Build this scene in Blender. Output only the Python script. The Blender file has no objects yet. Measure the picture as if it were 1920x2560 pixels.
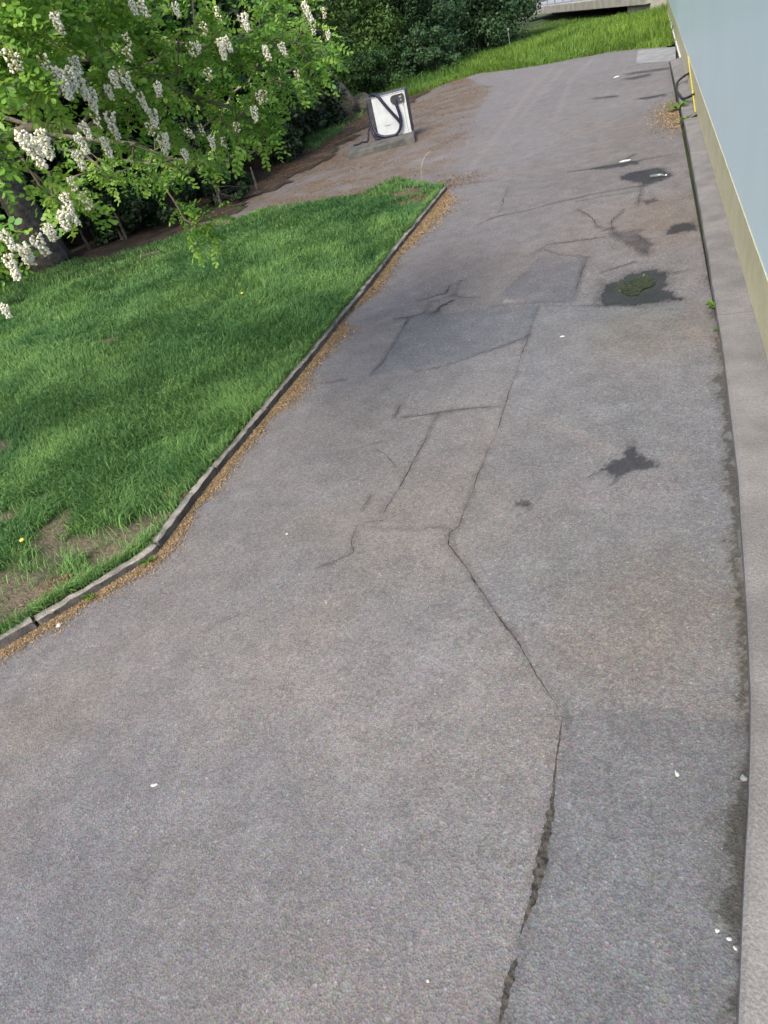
import bpy, math, random
import numpy as np
from mathutils import Matrix, Vector
rng = np.random.default_rng(7); random.seed(7)
scene = bpy.context.scene
COL = scene.collection

# ------------------------------------------------------------------ camera, world, sun, exposure
F, CH = 1600.0, 2.8                       # focal length in photo pixels (2560 high), camera height in metres
VP = np.array([656., -1435.]); SL = .2
_a = VP[0]*10 + VP[1]*-989; _b = VP[0]*SL + VP[1]; _t = -(F*F + _a)/_b
ND = np.array([10 + SL*_t, -989 + _t, F]); ND /= np.linalg.norm(ND)
YD = np.array([VP[0], VP[1], F]); YD /= np.linalg.norm(YD); YD -= ND*(YD @ ND); YD /= np.linalg.norm(YD)
RM = np.array([np.cross(YD, -ND), YD, -ND])                 # photo axes -> world axes
cd = bpy.data.cameras.new('camera'); cam = bpy.data.objects.new('camera', cd); COL.objects.link(cam)
cd.sensor_fit = 'VERTICAL'; cd.sensor_height = 36; cd.sensor_width = 27; cd.lens = 36*F/2560
cd.clip_start = .05; cd.clip_end = 2000
M4 = Matrix.Identity(4)
for i in range(3):
    M4[i][0] = RM[i][0]; M4[i][1] = -RM[i][1]; M4[i][2] = -RM[i][2]
M4[2][3] = CH
cam.matrix_world = M4; scene.camera = cam

SUN_EL, SUN_AZ = 48.0, 192.0              # azimuth clockwise from +Y, where the sun stands
w = bpy.data.worlds.new('World'); scene.world = w; w.use_nodes = True
nt = w.node_tree; bg = nt.nodes['Background']
sky = nt.nodes.new('ShaderNodeTexSky'); sky.sky_type = 'NISHITA'; sky.sun_disc = False
sky.sun_elevation = math.radians(SUN_EL); sky.sun_rotation = math.radians(SUN_AZ)
sky.air_density = 1.0; sky.dust_density = 4.0; sky.ozone_density = 1.0
nt.links.new(sky.outputs[0], bg.inputs[0]); bg.inputs[1].default_value = .13
sd = bpy.data.lights.new('sun', 'SUN'); sun = bpy.data.objects.new('sun', sd); COL.objects.link(sun)
sd.energy = 1.7; sd.angle = math.radians(22); sd.color = (1, .95, .86)
e, az = math.radians(SUN_EL), math.radians(SUN_AZ)
sdir = Vector((math.sin(az)*math.cos(e), math.cos(az)*math.cos(e), math.sin(e)))
sun.rotation_euler = (-sdir).to_track_quat('-Z', 'Y').to_euler(); sun.location = sdir*60
scene.view_settings.view_transform = 'Standard'; scene.view_settings.look = 'None'
scene.view_settings.gamma = 1; scene.view_settings.exposure = 1.1
scene.render.resolution_x = 768; scene.render.resolution_y = 1024

# ------------------------------------------------------------------ survey helpers: photo pixel -> place
Q = 1920/1659
def rays(p, s=Q):
    p = np.atleast_2d(np.array(p, float))*s
    v = np.c_[p - [960, 1280], np.full(len(p), F)]
    return v @ RM.T
def G(p, z=0., s=Q):
    r = rays(p, s); t = (z - CH)/r[:, 2]
    return np.c_[r[:, 0]*t, r[:, 1]*t]
def P(p, d, s=Q):
    r = rays(p, s); r /= np.linalg.norm(r, axis=1)[:, None]
    return r*np.atleast_1d(d)[:, None] + [0, 0, CH]
def proj(X):
    c = (np.atleast_2d(X) - [0, 0, CH]) @ RM
    z = np.where(c[:, 2] > .01, c[:, 2], np.nan)
    return np.c_[c[:, 0]/z*F + 960, c[:, 1]/z*F + 1280]/Q
def inside(pts, poly):
    pts = np.atleast_2d(pts); poly = np.array(poly, float); x, y = pts[:, 0], pts[:, 1]
    r = np.zeros(len(pts), bool); j = len(poly) - 1
    for i in range(len(poly)):
        xi, yi = poly[i]; xj, yj = poly[j]
        c = ((yi > y) != (yj > y)) & (x < (xj - xi)*(y - yi)/(yj - yi + 1e-12) + xi)
        r ^= c; j = i
    return r
def pdist(pts, line):
    line = np.array(line, float); d = np.full(len(pts), 1e9)
    for a, b in zip(line[:-1], line[1:]):
        ab = b - a; t = np.clip(((pts - a) @ ab)/(ab @ ab + 1e-12), 0, 1)
        d = np.minimum(d, np.linalg.norm(pts - (a + t[:, None]*ab), axis=1))
    return d
def vn(x, y, sc, seed=0):
    x = np.asarray(x)*sc; y = np.asarray(y)*sc
    xi = np.floor(x).astype(np.int64); yi = np.floor(y).astype(np.int64); fx = x - xi; fy = y - yi
    fx = fx*fx*(3 - 2*fx); fy = fy*fy*(3 - 2*fy)
    def h(a, b):
        n = (a*374761393 + b*668265263 + seed*982451653) & 0x7fffffff
        n = ((n ^ (n >> 13))*1274126177) & 0x7fffffff
        return ((n ^ (n >> 16)) & 0xffff)/65535.
    return (h(xi, yi)*(1-fx) + h(xi+1, yi)*fx)*(1-fy) + (h(xi, yi+1)*(1-fx) + h(xi+1, yi+1)*fx)*fy
def fbm(x, y, sc, seed=0, o=3):
    return sum(vn(x, y, sc*2**k, seed+k)*.5**k for k in range(o))/sum(.5**k for k in range(o))
def resample(line, step):
    line = np.array(line, float); seg = np.linalg.norm(np.diff(line, axis=0), axis=1); s = np.r_[0, np.cumsum(seg)]
    n = max(2, int(s[-1]/step) + 1); t = np.linspace(0, s[-1], n)
    return np.stack([np.interp(t, s, line[:, k]) for k in range(line.shape[1])], 1)

# ------------------------------------------------------------------ mesh helpers
def put(o, parent=None, **kw):
    COL.objects.link(o)
    if parent is not None: o.parent = parent
    for k, v in kw.items(): o[k] = v
    return o
def mesh(name, V, Fc, mat=None, smooth=False, attrs=None):
    """V (n,3); Fc either an (m,k) array or a list of tuples"""
    me = bpy.data.meshes.new(name); V = np.asarray(V, np.float32)
    if isinstance(Fc, np.ndarray):
        m, k = Fc.shape
        me.vertices.add(len(V)); me.vertices.foreach_set('co', V.ravel())
        me.loops.add(m*k); me.loops.foreach_set('vertex_index', Fc.astype(np.int32).ravel())
        me.polygons.add(m); me.polygons.foreach_set('loop_start', np.arange(0, m*k, k, dtype=np.int32))
        me.update(calc_edges=True)
    else:
        me.from_pydata([tuple(map(float, v)) for v in V], [], [tuple(map(int, f)) for f in Fc]); me.update()
    if smooth: me.polygons.foreach_set('use_smooth', np.ones(len(me.polygons), bool))
    if attrs:
        for n, a in attrs.items():
            if a.ndim == 1:
                t = me.attributes.new(n, 'FLOAT', 'POINT'); t.data.foreach_set('value', a.astype(np.float32))
            else:
                t = me.attributes.new(n, 'FLOAT_COLOR', 'POINT')
                t.data.foreach_set('color', np.c_[a, np.ones(len(a))].astype(np.float32).ravel())
    if mat: me.materials.append(mat)
    return me
def obj(name, me, parent=None, loc=None, **kw):
    o = bpy.data.objects.new(name, me); put(o, parent, **kw)
    if loc is not None: o.location = loc
    return o
def thing(name, label, cat, loc=(0, 0, 0), rz=0, group=None):
    o = bpy.data.objects.new(name, None); o.empty_display_size = .1; put(o, None, label=label, category=cat)
    o.location = loc; o.rotation_euler = (0, 0, rz)
    if group: o['group'] = group
    return o
class MB:
    def __init__(s): s.v = []; s.f = []
    def add(s, V, Fc):
        b = len(s.v); s.v += [tuple(v) for v in V]; s.f += [tuple(b + i for i in f) for f in Fc]; return s
    def box(s, x0, x1, y0, y1, z0, z1, ch=0.):
        if ch <= 0:
            V = [(x, y, z) for z in (z0, z1) for x, y in ((x0, y0), (x1, y0), (x1, y1), (x0, y1))]
            return s.add(V, [(3,2,1,0),(4,5,6,7),(0,1,5,4),(1,2,6,5),(2,3,7,6),(3,0,4,7)])
        V = [(x, y, z) for z in (z0, z1 - ch) for x, y in ((x0, y0), (x1, y0), (x1, y1), (x0, y1))]
        V += [(x, y, z1) for x, y in ((x0+ch, y0+ch), (x1-ch, y0+ch), (x1-ch, y1-ch), (x0+ch, y1-ch))]
        Fs = [(3,2,1,0),(8,9,10,11)]
        for b in (0, 4):
            Fs += [(b+i, b+(i+1) % 4, b+4+(i+1) % 4, b+4+i) for i in range(4)]
        return s.add(V, Fs)
    def tube(s, pts, rad, n=8, cap=True):
        pts = [Vector(p) for p in pts]; b = len(s.v)
        if not hasattr(rad, '__len__'): rad = [rad]*len(pts)
        up = Vector((.3, .2, .93))
        for i, p in enumerate(pts):
            d = (pts[min(i+1, len(pts)-1)] - pts[max(i-1, 0)]).normalized()
            a = d.cross(up); a = a.normalized() if a.length > 1e-4 else d.orthogonal().normalized(); c = d.cross(a); up = -c if False else up
            for k in range(n):
                t = 2*math.pi*k/n; q = p + (a*math.cos(t) + c*math.sin(t))*rad[i]; s.v.append(tuple(q))
        for i in range(len(pts)-1):
            for k in range(n):
                s.f.append((b+i*n+k, b+i*n+(k+1) % n, b+(i+1)*n+(k+1) % n, b+(i+1)*n+k))
        if cap:
            s.f.append(tuple(b + k for k in range(n))[::-1]); s.f.append(tuple(b+(len(pts)-1)*n + k for k in range(n)))
        return s
    def build(s, name, mat, parent=None, smooth=False, **kw):
        return obj(name, mesh(name, s.v, s.f, mat, smooth), parent, **kw)
def smoothline(pts, n=6):
    pts = np.array(pts, float); out = []
    for i in range(len(pts)-1):
        p0, p1, p2, p3 = pts[max(i-1, 0)], pts[i], pts[i+1], pts[min(i+2, len(pts)-1)]
        for t in np.linspace(0, 1, n, endpoint=False):
            out.append(.5*((2*p1) + (-p0+p2)*t + (2*p0-5*p1+4*p2-p3)*t*t + (-p0+3*p1-3*p2+p3)*t**3))
    out.append(pts[-1]); return np.array(out)

# ------------------------------------------------------------------ materials
def mat(name, c1, c2=None, scale=6., rough=.8, bump=0., bscale=40., detail=4., lo=.35, hi=.65, trans=0., spec=.3, attr=None, metal=0., coat=0., bdist=.01, fine=0., fscale=150.):
    m = bpy.data.materials.new(name); m.use_nodes = True; n = m.node_tree.nodes; l = m.node_tree.links
    b = n['Principled BSDF']; b.inputs['Roughness'].default_value = rough; b.inputs['Specular IOR Level'].default_value = spec
    b.inputs['Metallic'].default_value = metal
    if coat: b.inputs['Coat Weight'].default_value = coat; b.inputs['Coat Roughness'].default_value = .15
    tc = n.new('ShaderNodeTexCoord')
    mix = n.new('ShaderNodeMix'); mix.data_type = 'RGBA'
    mix.inputs[6].default_value = (*c1, 1); mix.inputs[7].default_value = (*(c2 or c1), 1)
    if attr:
        a = n.new('ShaderNodeAttribute'); a.attribute_name = attr; l.new(a.outputs['Fac'], mix.inputs[0])
    else:
        t = n.new('ShaderNodeTexNoise'); t.inputs['Scale'].default_value = scale; t.inputs['Detail'].default_value = detail
        l.new(tc.outputs['Object'], t.inputs['Vector'])
        mr = n.new('ShaderNodeMapRange'); mr.inputs[1].default_value = lo; mr.inputs[2].default_value = hi
        l.new(t.outputs['Fac'], mr.inputs[0]); l.new(mr.outputs[0], mix.inputs[0])
    out = mix.outputs[2]
    if fine:
        t3 = n.new('ShaderNodeTexNoise'); t3.inputs['Scale'].default_value = fscale; t3.inputs['Detail'].default_value = 3
        l.new(tc.outputs['Object'], t3.inputs['Vector'])
        m3 = n.new('ShaderNodeMapRange'); m3.inputs[1].default_value = .3; m3.inputs[2].default_value = .7
        m3.inputs[3].default_value = 1 - fine; m3.inputs[4].default_value = 1 + fine
        l.new(t3.outputs['Fac'], m3.inputs[0])
        mu = n.new('ShaderNodeMix'); mu.data_type = 'RGBA'; mu.blend_type = 'MULTIPLY'; mu.inputs[0].default_value = 1
        l.new(out, mu.inputs[6]); l.new(m3.outputs[0], mu.inputs[7]); out = mu.outputs[2]
    l.new(out, b.inputs['Base Color'])
    if bump:
        t2 = n.new('ShaderNodeTexNoise'); t2.inputs['Scale'].default_value = bscale; t2.inputs['Detail'].default_value = 5
        l.new(tc.outputs['Object'], t2.inputs['Vector'])
        bp = n.new('ShaderNodeBump'); bp.inputs['Strength'].default_value = bump; bp.inputs['Distance'].default_value = bdist
        l.new(t2.outputs['Fac'], bp.inputs['Height']); l.new(bp.outputs[0], b.inputs['Normal'])
    if trans:
        ts = n.new('ShaderNodeBsdfTranslucent'); ms = n.new('ShaderNodeMixShader'); ms.inputs[0].default_value = trans
        l.new(out, ts.inputs[0]); l.new(b.outputs[0], ms.inputs[1]); l.new(ts.outputs[0], ms.inputs[2])
        l.new(ms.outputs[0], n['Material Output'].inputs['Surface'])
    return m
def asphalt_mat():
    m = bpy.data.materials.new('asphalt'); m.use_nodes = True; n = m.node_tree.nodes; l = m.node_tree.links
    b = n['Principled BSDF']; b.inputs['Specular IOR Level'].default_value = .35
    tc = n.new('ShaderNodeTexCoord'); ti = n.new('ShaderNodeAttribute'); ti.attribute_name = 'tint'
    we = n.new('ShaderNodeAttribute'); we.attribute_name = 'wet'
    def noise(sc, det, a, c, lo=.3, hi=.7, rgh=.6):
        t = n.new('ShaderNodeTexNoise'); t.inputs['Scale'].default_value = sc; t.inputs['Detail'].default_value = det; t.inputs['Roughness'].default_value = rgh
        l.new(tc.outputs['Object'], t.inputs['Vector']); r = n.new('ShaderNodeMapRange')
        r.inputs[1].default_value = lo; r.inputs[2].default_value = hi; r.inputs[3].default_value = a; r.inputs[4].default_value = c
        l.new(t.outputs['Fac'], r.inputs[0]); return t, r.outputs[0]
    t1, g1 = noise(130, 4, .70, 1.30); _, g2 = noise(4, 4, .9, 1.1); _, g3 = noise(30, 3, .86, 1.14)
    vo = n.new('ShaderNodeTexVoronoi'); vo.inputs['Scale'].default_value = 100; l.new(tc.outputs['Object'], vo.inputs['Vector'])
    vr = n.new('ShaderNodeMapRange'); vr.inputs[1].default_value = 0; vr.inputs[2].default_value = 1; vr.inputs[3].default_value = .8; vr.inputs[4].default_value = 1.2
    sp = n.new('ShaderNodeSeparateColor'); l.new(vo.outputs['Color'], sp.inputs[0]); l.new(sp.outputs[0], vr.inputs[0])
    # a few pale stones
    pr = n.new('ShaderNodeMapRange'); pr.inputs[1].default_value = .975; pr.inputs[2].default_value = .985; pr.inputs[3].default_value = 1; pr.inputs[4].default_value = 1.4
    l.new(sp.outputs[1], pr.inputs[0])
    cur = g1
    for o in (g2, g3, vr.outputs[0], pr.outputs[0]):
        mm = n.new('ShaderNodeMath'); mm.operation = 'MULTIPLY'; l.new(cur, mm.inputs[0]); l.new(o, mm.inputs[1]); cur = mm.outputs[0]
    vm = n.new('ShaderNodeVectorMath'); vm.operation = 'SCALE'; l.new(ti.outputs['Color'], vm.inputs[0]); l.new(cur, vm.inputs['Scale'])
    v2 = n.new('ShaderNodeTexVoronoi'); v2.inputs['Scale'].default_value = 170; l.new(tc.outputs['Object'], v2.inputs['Vector'])
    hu = n.new('ShaderNodeVectorMath'); hu.operation = 'MULTIPLY_ADD'; l.new(v2.outputs['Color'], hu.inputs[0]); hu.inputs[1].default_value = (.34, .31, .34); hu.inputs[2].default_value = (.83, .845, .83)
    h2 = n.new('ShaderNodeVectorMath'); h2.operation = 'MULTIPLY'; l.new(vm.outputs[0], h2.inputs[0]); l.new(hu.outputs[0], h2.inputs[1])
    l.new(h2.outputs[0], b.inputs['Base Color'])
    rr = n.new('ShaderNodeMapRange'); rr.inputs[3].default_value = .92; rr.inputs[4].default_value = .3; l.new(we.outputs['Fac'], rr.inputs[0]); l.new(rr.outputs[0], b.inputs['Roughness'])
    ad = n.new('ShaderNodeMath'); ad.operation = 'ADD'; l.new(t1.outputs['Fac'], ad.inputs[0]); l.new(vo.outputs['Distance'], ad.inputs[1])
    bp = n.new('ShaderNodeBump'); bp.inputs['Strength'].default_value = .55; bp.inputs['Distance'].default_value = .005
    l.new(ad.outputs[0], bp.inputs['Height']); l.new(bp.outputs[0], b.inputs['Normal'])
    return m
MA = dict(
    asphalt=asphalt_mat(),
    crack=mat('crack_fill', (.018,.018,.019), (.085,.075,.062), 45, .95, .6, 90),
    water=mat('puddle_water', (.010,.014,.005), (.055,.060,.022), 30, .5, .35, 40, spec=.12, lo=.3, hi=.75),
    kerbface=mat('kerb_face', (.075,.07,.068), (.15,.138,.128), 7, .9, .7, 60, fine=.25),  # darker than the kerb top: shade on this face and dirt, both as colour
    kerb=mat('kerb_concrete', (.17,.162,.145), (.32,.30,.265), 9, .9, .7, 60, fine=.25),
    ledge=mat('ledge_concrete', (.152,.146,.145), (.215,.207,.203), 3.2, .9, .6, 70, fine=.22, fscale=110),
    slab=mat('slab_concrete', (.19,.195,.2), (.26,.265,.27), 3, .9, .5, 60, fine=.2),
    oldslab=mat('old_slab_concrete', (.065,.066,.062), (.125,.122,.112), 5, .9, .7, 50, fine=.3, fscale=90),
    panel=mat('wall_paint', (.595,.755,.80), (.625,.775,.82), .9, .38, .06, 30, spec=.5),
    band=mat('plinth_paint', (.48,.455,.285), (.56,.53,.35), 3.5, .5, .1, 50, fine=.06, fscale=25),
    white=mat('white_paint', (.72,.73,.72), (.8,.8,.78), 4, .4),
    yellow=mat('yellow_paint', (.62,.5,.06), (.7,.58,.1), 6, .4),
    roof=mat('roof_sheet', (.25,.25,.26), (.3,.3,.31), 3, .5),
    rubber=mat('black_rubber', (.012,.012,.014), (.03,.03,.033), 20, .5),
    hose=mat('blue_black_hose', (.010,.010,.028), (.02,.02,.05), 30, .4, .5, 120),
    body=mat('machine_body', (.035,.037,.042), (.06,.06,.066), 5, .45),
    front=mat('machine_front', (.43,.47,.49), (.52,.55,.56), 5, .35, spec=.5),
    print=mat('dark_print', (.02,.02,.02), (.04,.04,.04), 5, .6),
    steel=mat('grey_steel', (.32,.33,.35), (.4,.41,.42), 5, .4, metal=.6),
    soil=mat('soil', (.075,.055,.038), (.16,.125,.09), 4, .95, .9, 30, fine=.35, fscale=60, bdist=.03),
    lawnsoil=mat('lawn_soil', (.030,.048,.016), (.15,.115,.085), attr='var', rough=.95, bump=.9, bscale=30, fine=.4, fscale=60, bdist=.03),
    wood=mat('woodland_soil', (.024,.019,.013), (.070,.050,.032), 3, .95, .9, 25, fine=.35, fscale=50, bdist=.03),  # dark soil, with the shade under the trees put into its colour
    ground=mat('field_ground', (.03,.05,.015), (.07,.08,.03), .4, .95),
    grass=mat('grass_blade', (.062,.165,.050), (.215,.375,.105), attr='var', rough=.55, trans=.3, spec=.25),
    vgrass=mat('verge_blade', (.06,.145,.026), (.22,.34,.05), attr='var', rough=.55, trans=.35, spec=.25),
    drift=mat('fresh_drift', (.15,.10,.055), (.40,.29,.165), attr='var', rough=.9),
    flake=mat('withered_blossom', (.095,.062,.036), (.26,.165,.085), attr='var', rough=.9),
    bark=mat('robinia_bark', (.11,.095,.07), (.24,.21,.16), 12, .9, .9, 30, bdist=.02),
    twig=mat('twig_bark', (.10,.075,.05), (.22,.18,.13), 15, .8, .4, 60),
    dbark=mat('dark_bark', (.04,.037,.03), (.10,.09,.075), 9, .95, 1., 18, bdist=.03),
    leaf=mat('robinia_leaf', (.085,.23,.030), (.32,.49,.075), attr='var', rough=.45, trans=.32, spec=.35),
    petal=mat('robinia_blossom', (.84,.82,.66), (.92,.91,.82), attr='var', rough=.6, trans=.35),
    calyx=mat('blossom_calyx', (.30,.24,.06), (.5,.45,.14), attr='var', rough=.7, trans=.2),
    leafA=mat('shrub_leaf', (.026,.068,.020), (.078,.155,.042), attr='var', rough=.5, trans=.25),
    leafB=mat('hedge_leaf', (.024,.060,.023), (.07,.135,.055), attr='var', rough=.5, trans=.25),
    leafC=mat('bright_leaf', (.036,.09,.02), (.11,.19,.045), attr='var', rough=.5, trans=.3),
    leafD=mat('shaded_wood_leaf', (.010,.027,.010), (.034,.066,.024), attr='var', rough=.55, trans=.2),  # leaf colour lowered to paint in the shade of the wood
    rock=mat('grey_rock', (.04,.04,.03), (.10,.095,.075), 3, .95, 1., 10, bdist=.06, fine=.3, fscale=25),
    weed=mat('weed_leaf', (.05,.14,.012), (.15,.26,.03), 14, .5, trans=.25),
    paper=mat('litter_white', (.42,.42,.40), (.62,.62,.60), 60, .8),
    straw=mat('dry_stem', (.34,.27,.15), (.45,.38,.22), 30, .8),
    moss=mat('moss', (.10,.14,.015), (.24,.26,.03), 60, .95, 1., 90),
    deck=mat('bridge_concrete', (.24,.235,.20), (.36,.35,.31), 2, .9, .4, 12),
    glass=mat('bottle_plastic', (.10,.14,.12), (.16,.2,.18), 10, .15, spec=.6),
)

# ------------------------------------------------------------------ ground and asphalt
def zg(x, y):
    z = .008*(vn(x, y, .45, 3) - .5) + .004*(vn(x, y, 1.6, 5) - .5)
    c = G([(1380, 615)])[0]; r = ((x - c[0])/.75)**2 + ((y - c[1])/.6)**2
    return z - .03*np.exp(-r*1.3)
obj('ground', mesh('ground', [(-500,-300,-.12),(500,-300,-.12),(500,900,-.12),(-500,900,-.12)], [(0,1,2,3)], MA['ground']), kind='structure')

Z5 = lambda L: np.array(L, float)*.4943 + [1100, 380]        # traced crops -> photo pixels
ZC = lambda L: np.array(L, float)*.2411 + [1000, 660]
ZD = lambda L: np.array(L, float)*.2773 + [1240, 1080]
Z7 = lambda L: np.array(L, float)*.4822 + [700, 900]
Z4 = lambda L: np.array(L, float)*.3737 + [1300, 0]
ZE = lambda L: np.array(L, float)*.434 + [1200, 1650]
OV = lambda L: np.array(L, float)*Q
ys = [-1.2]
while ys[-1] < 34: ys.append(ys[-1] + max(.013, .0047*(abs(ys[-1]) + 1.5)))
ys = np.array(ys)
xs = np.r_[np.arange(-10.5, -4.4, .05), np.arange(-4.4, .62, .0165)]
X, Y = np.meshgrid(xs, ys); x = X.ravel(); y = Y.ravel(); n = len(x); pts = np.c_[x, y]
jit = pts + np.c_[fbm(x, y, 9, 11) - .5, fbm(x, y, 9, 17) - .5]*.10 + rng.normal(0, .008, (n, 2))
jits = pts + np.c_[fbm(x, y, 2, 21) - .5, fbm(x, y, 2, 27) - .5]*.5 + rng.normal(0, .03, (n, 2))
tint = np.tile(np.array([.147, .139, .139]), (n, 1)); wet = np.zeros(n)
lf = fbm(x, y, .55, 31); lf2 = fbm(x, y, .9, 37); lf3 = fbm(x, y, 2.6, 41)
tint *= (1 + .19*(lf[:, None] - .5)) * (1 + .16*(lf3[:, None] - .5)) * (1 + .25*(fbm(x, y, 9, 45)[:, None] - .5))
tint *= 1 + (lf2 - .5)[:, None]*np.array([.09, 0, -.09])
def inpoly(srcpoly, J=jit): return inside(J, G(srcpoly, s=1))
def apply(mask, col, k=1.):
    tint[mask] = tint[mask]*(1 - k) + tint[mask]*np.array(col)*k
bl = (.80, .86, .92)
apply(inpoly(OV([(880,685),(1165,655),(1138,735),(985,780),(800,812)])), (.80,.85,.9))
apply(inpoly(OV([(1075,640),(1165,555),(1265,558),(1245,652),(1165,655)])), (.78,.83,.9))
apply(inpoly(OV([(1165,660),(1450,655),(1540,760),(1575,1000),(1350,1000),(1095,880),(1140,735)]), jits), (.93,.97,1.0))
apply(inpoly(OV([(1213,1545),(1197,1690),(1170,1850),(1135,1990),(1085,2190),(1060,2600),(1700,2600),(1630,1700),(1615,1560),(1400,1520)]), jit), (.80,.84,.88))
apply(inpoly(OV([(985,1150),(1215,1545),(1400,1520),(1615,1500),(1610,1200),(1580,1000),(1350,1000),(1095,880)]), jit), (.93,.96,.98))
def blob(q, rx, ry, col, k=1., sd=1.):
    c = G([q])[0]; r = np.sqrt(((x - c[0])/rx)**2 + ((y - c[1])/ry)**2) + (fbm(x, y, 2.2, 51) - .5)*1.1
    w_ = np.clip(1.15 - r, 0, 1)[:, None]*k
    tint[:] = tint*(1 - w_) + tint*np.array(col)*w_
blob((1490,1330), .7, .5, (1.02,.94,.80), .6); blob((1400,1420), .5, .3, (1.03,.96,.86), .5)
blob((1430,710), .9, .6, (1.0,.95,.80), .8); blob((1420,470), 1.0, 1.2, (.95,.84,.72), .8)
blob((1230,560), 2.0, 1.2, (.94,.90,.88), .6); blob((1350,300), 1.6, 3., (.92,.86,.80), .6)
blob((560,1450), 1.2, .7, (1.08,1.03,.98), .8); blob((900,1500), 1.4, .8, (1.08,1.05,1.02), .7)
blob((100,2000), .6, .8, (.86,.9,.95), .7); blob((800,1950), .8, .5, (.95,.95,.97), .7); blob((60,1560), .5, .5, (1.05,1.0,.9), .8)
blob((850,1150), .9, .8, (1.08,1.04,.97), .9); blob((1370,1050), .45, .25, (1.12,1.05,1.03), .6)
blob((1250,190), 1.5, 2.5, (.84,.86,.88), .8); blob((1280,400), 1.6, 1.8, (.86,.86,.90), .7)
# tyre arcs, slightly paler
for L in ([(1200,138),(1150,190),(1100,255),(1045,330),(985,400)], [(1290,118),(1235,170),(1215,215),(1200,260)], [(1215,150),(1165,205),(1120,262)]):
    d = pdist(jit, G(OV(L), s=1)); w_ = (np.clip(1 - d/.16, 0, 1)*.13)[:, None]; tint[:] = tint*(1 + w_)
# wet stains
def stain(poly, col, wv):
    g_ = G(poly, s=1); c_ = g_.mean(0)
    for f_, a_ in ((1.22, .86), (1.1, .78)):
        m = inside(jit + (jits - pts)*.35, c_ + (g_ - c_)*f_); apply(m, (a_, a_, a_)); wet[m] = np.maximum(wet[m], wv*.3)
    m = inside(jit, g_); apply(m, np.array(col)*1.25); wet[m] = wv
    tint[m] *= (.75 + .5*fbm(x[m], y[m], 6, 141))[:, None]
stain(Z5([(910,125),(960,105),(1060,85),(1110,80),(1170,120),(1110,150),(1040,165),(990,150),(940,145)]), (.26,.26,.28), .35)
stain(Z5([(770,85),(900,60),(990,45),(1010,55),(920,75),(800,88)]), (.32,.32,.35), .5)
stain(Z5([(1140,400),(1190,370),(1240,358),(1300,375),(1290,395),(1220,405),(1150,418)]), (.26,.26,.28), .3)
stain(Z5([(815,772),(812,720),(835,665),(900,640),(960,608),(1060,592),(1135,598),(1150,640),(1140,680),(1215,738),(1080,757),(960,770)]), (.24,.27,.27), .25)
stain(ZD([(935,360),(1010,295),(1100,240),(1160,150),(1235,110),(1280,230),(1400,260),(1480,305),(1330,320),(1230,340),(1110,400),(1030,440),(1010,400),(960,385)]), (.32,.32,.35), .4)
stain(ZD([(150,640),(240,610),(330,605),(335,635),(240,670),(200,665)]), (.38,.38,.4), .3)
stain(ZD([(150,708),(215,698),(205,728),(165,725)]), (.4,.4,.4), .3)
stain(Z5([(1020,250),(1080,235),(1110,245),(1050,265)]), (.5,.48,.5), .3)
stain(Z5([(860,410),(1000,400),(1060,470),(1045,520),(950,470)]), (.62,.6,.62), .2)
for L in ([(690,532),(850,495),(880,508),(760,535)], [(480,660),(640,640),(660,650),(500,668)], [(800,660),(970,628),(985,640),(830,668)], [(720,490),(1000,450),(1000,465),(740,500)]):
    stain(Z4(L), (.5,.5,.5), .3)
mz = inside(jit + (jits - pts)*.5, G(Z5([(880,672),(925,640),(965,628),(1020,618),(1080,620),(1108,640),(1090,672),(1045,700),(1015,722),(970,734),(925,724),(895,704)]), s=1))
w_ = (mz*np.clip(fbm(x, y, 8, 161)*2.4 - .5, 0, 1))[:, None]; tint[:] = tint*(1 - w_) + np.array([.034, .042, .016])*w_
fl = mz & (rng.random(n) < .02); tint[fl] = (.16, .17, .13)
# pale scuffs
for L in ([(190,840),(250,830),(260,850),(190,860)], [(425,888),(500,870),(500,888),(440,900)], [(1060,385),(1165,375),(1165,388),(1070,400)], [(250,1112),(310,1095),(310,1108),(260,1122)], [(700,790),(725,780),(725,792),(700,800)], [(755,712),(775,705),(770,722),(755,725)]):
    apply(inside(pts + rng.normal(0, .02, (n, 2)), G(ZC(L), s=1)), (1.6, 1.62, 1.55))
apply(inside(jits, G(ZD([(690,520),(800,480),(990,450),(960,560),(720,570)]), s=1)), (1.16, 1.12, 1.12))
ng = fbm(x, y, 5, 61)
apply(inside(jits, G(ZE([(880,2090),(960,1950),(1080,1870),(1290,1890),(1340,1790),(1380,1830),(1300,1960),(1050,2040)]), s=1)) & (ng > .48), (1.3, 1.3, 1.2), .7)
# brown blossom dust in front of the hoover
mach = G(OV([(380,540),(400,430),(560,350),(690,280),(850,212),(1000,165),(1060,190),(1010,300),(975,405),(860,400),(700,450)]), s=1)
m = inside(jits, mach); w_ = (m*np.clip(np.clip((-x - 3.2)/2.8, 0, 1)*.95 + (fbm(x, y*1.8, .9, 71) - .5)*1.5 + .05, 0, .92)*np.clip(fbm(x, y, 4, 73)*2.2 - .3, .2, 1)*np.clip(rng.normal(.85, .3, n), 0, 1))[:, None]
tint[:] = tint*(1 - w_) + np.array([.112, .080, .053])*(.8 + .5*lf3[:, None])*w_
gut = pdist(jit, G(OV([(1458,150),(1490,290),(1520,470),(1548,660),(1562,800),(1580,1000),(1597,1200),(1608,1400),(1613,1700),(1606,1950),(1590,2210)]), s=1))
gw = .010 + .002*y + .10*np.clip(fbm(x, y, 3.5, 81, 4) - .46, 0, 1)*1.3; apply(gut < gw, (.45, .44, .38), .8); apply(gut < gw*2.2 + .02*rng.random(n), (.82, .81, .76), .8)
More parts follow.
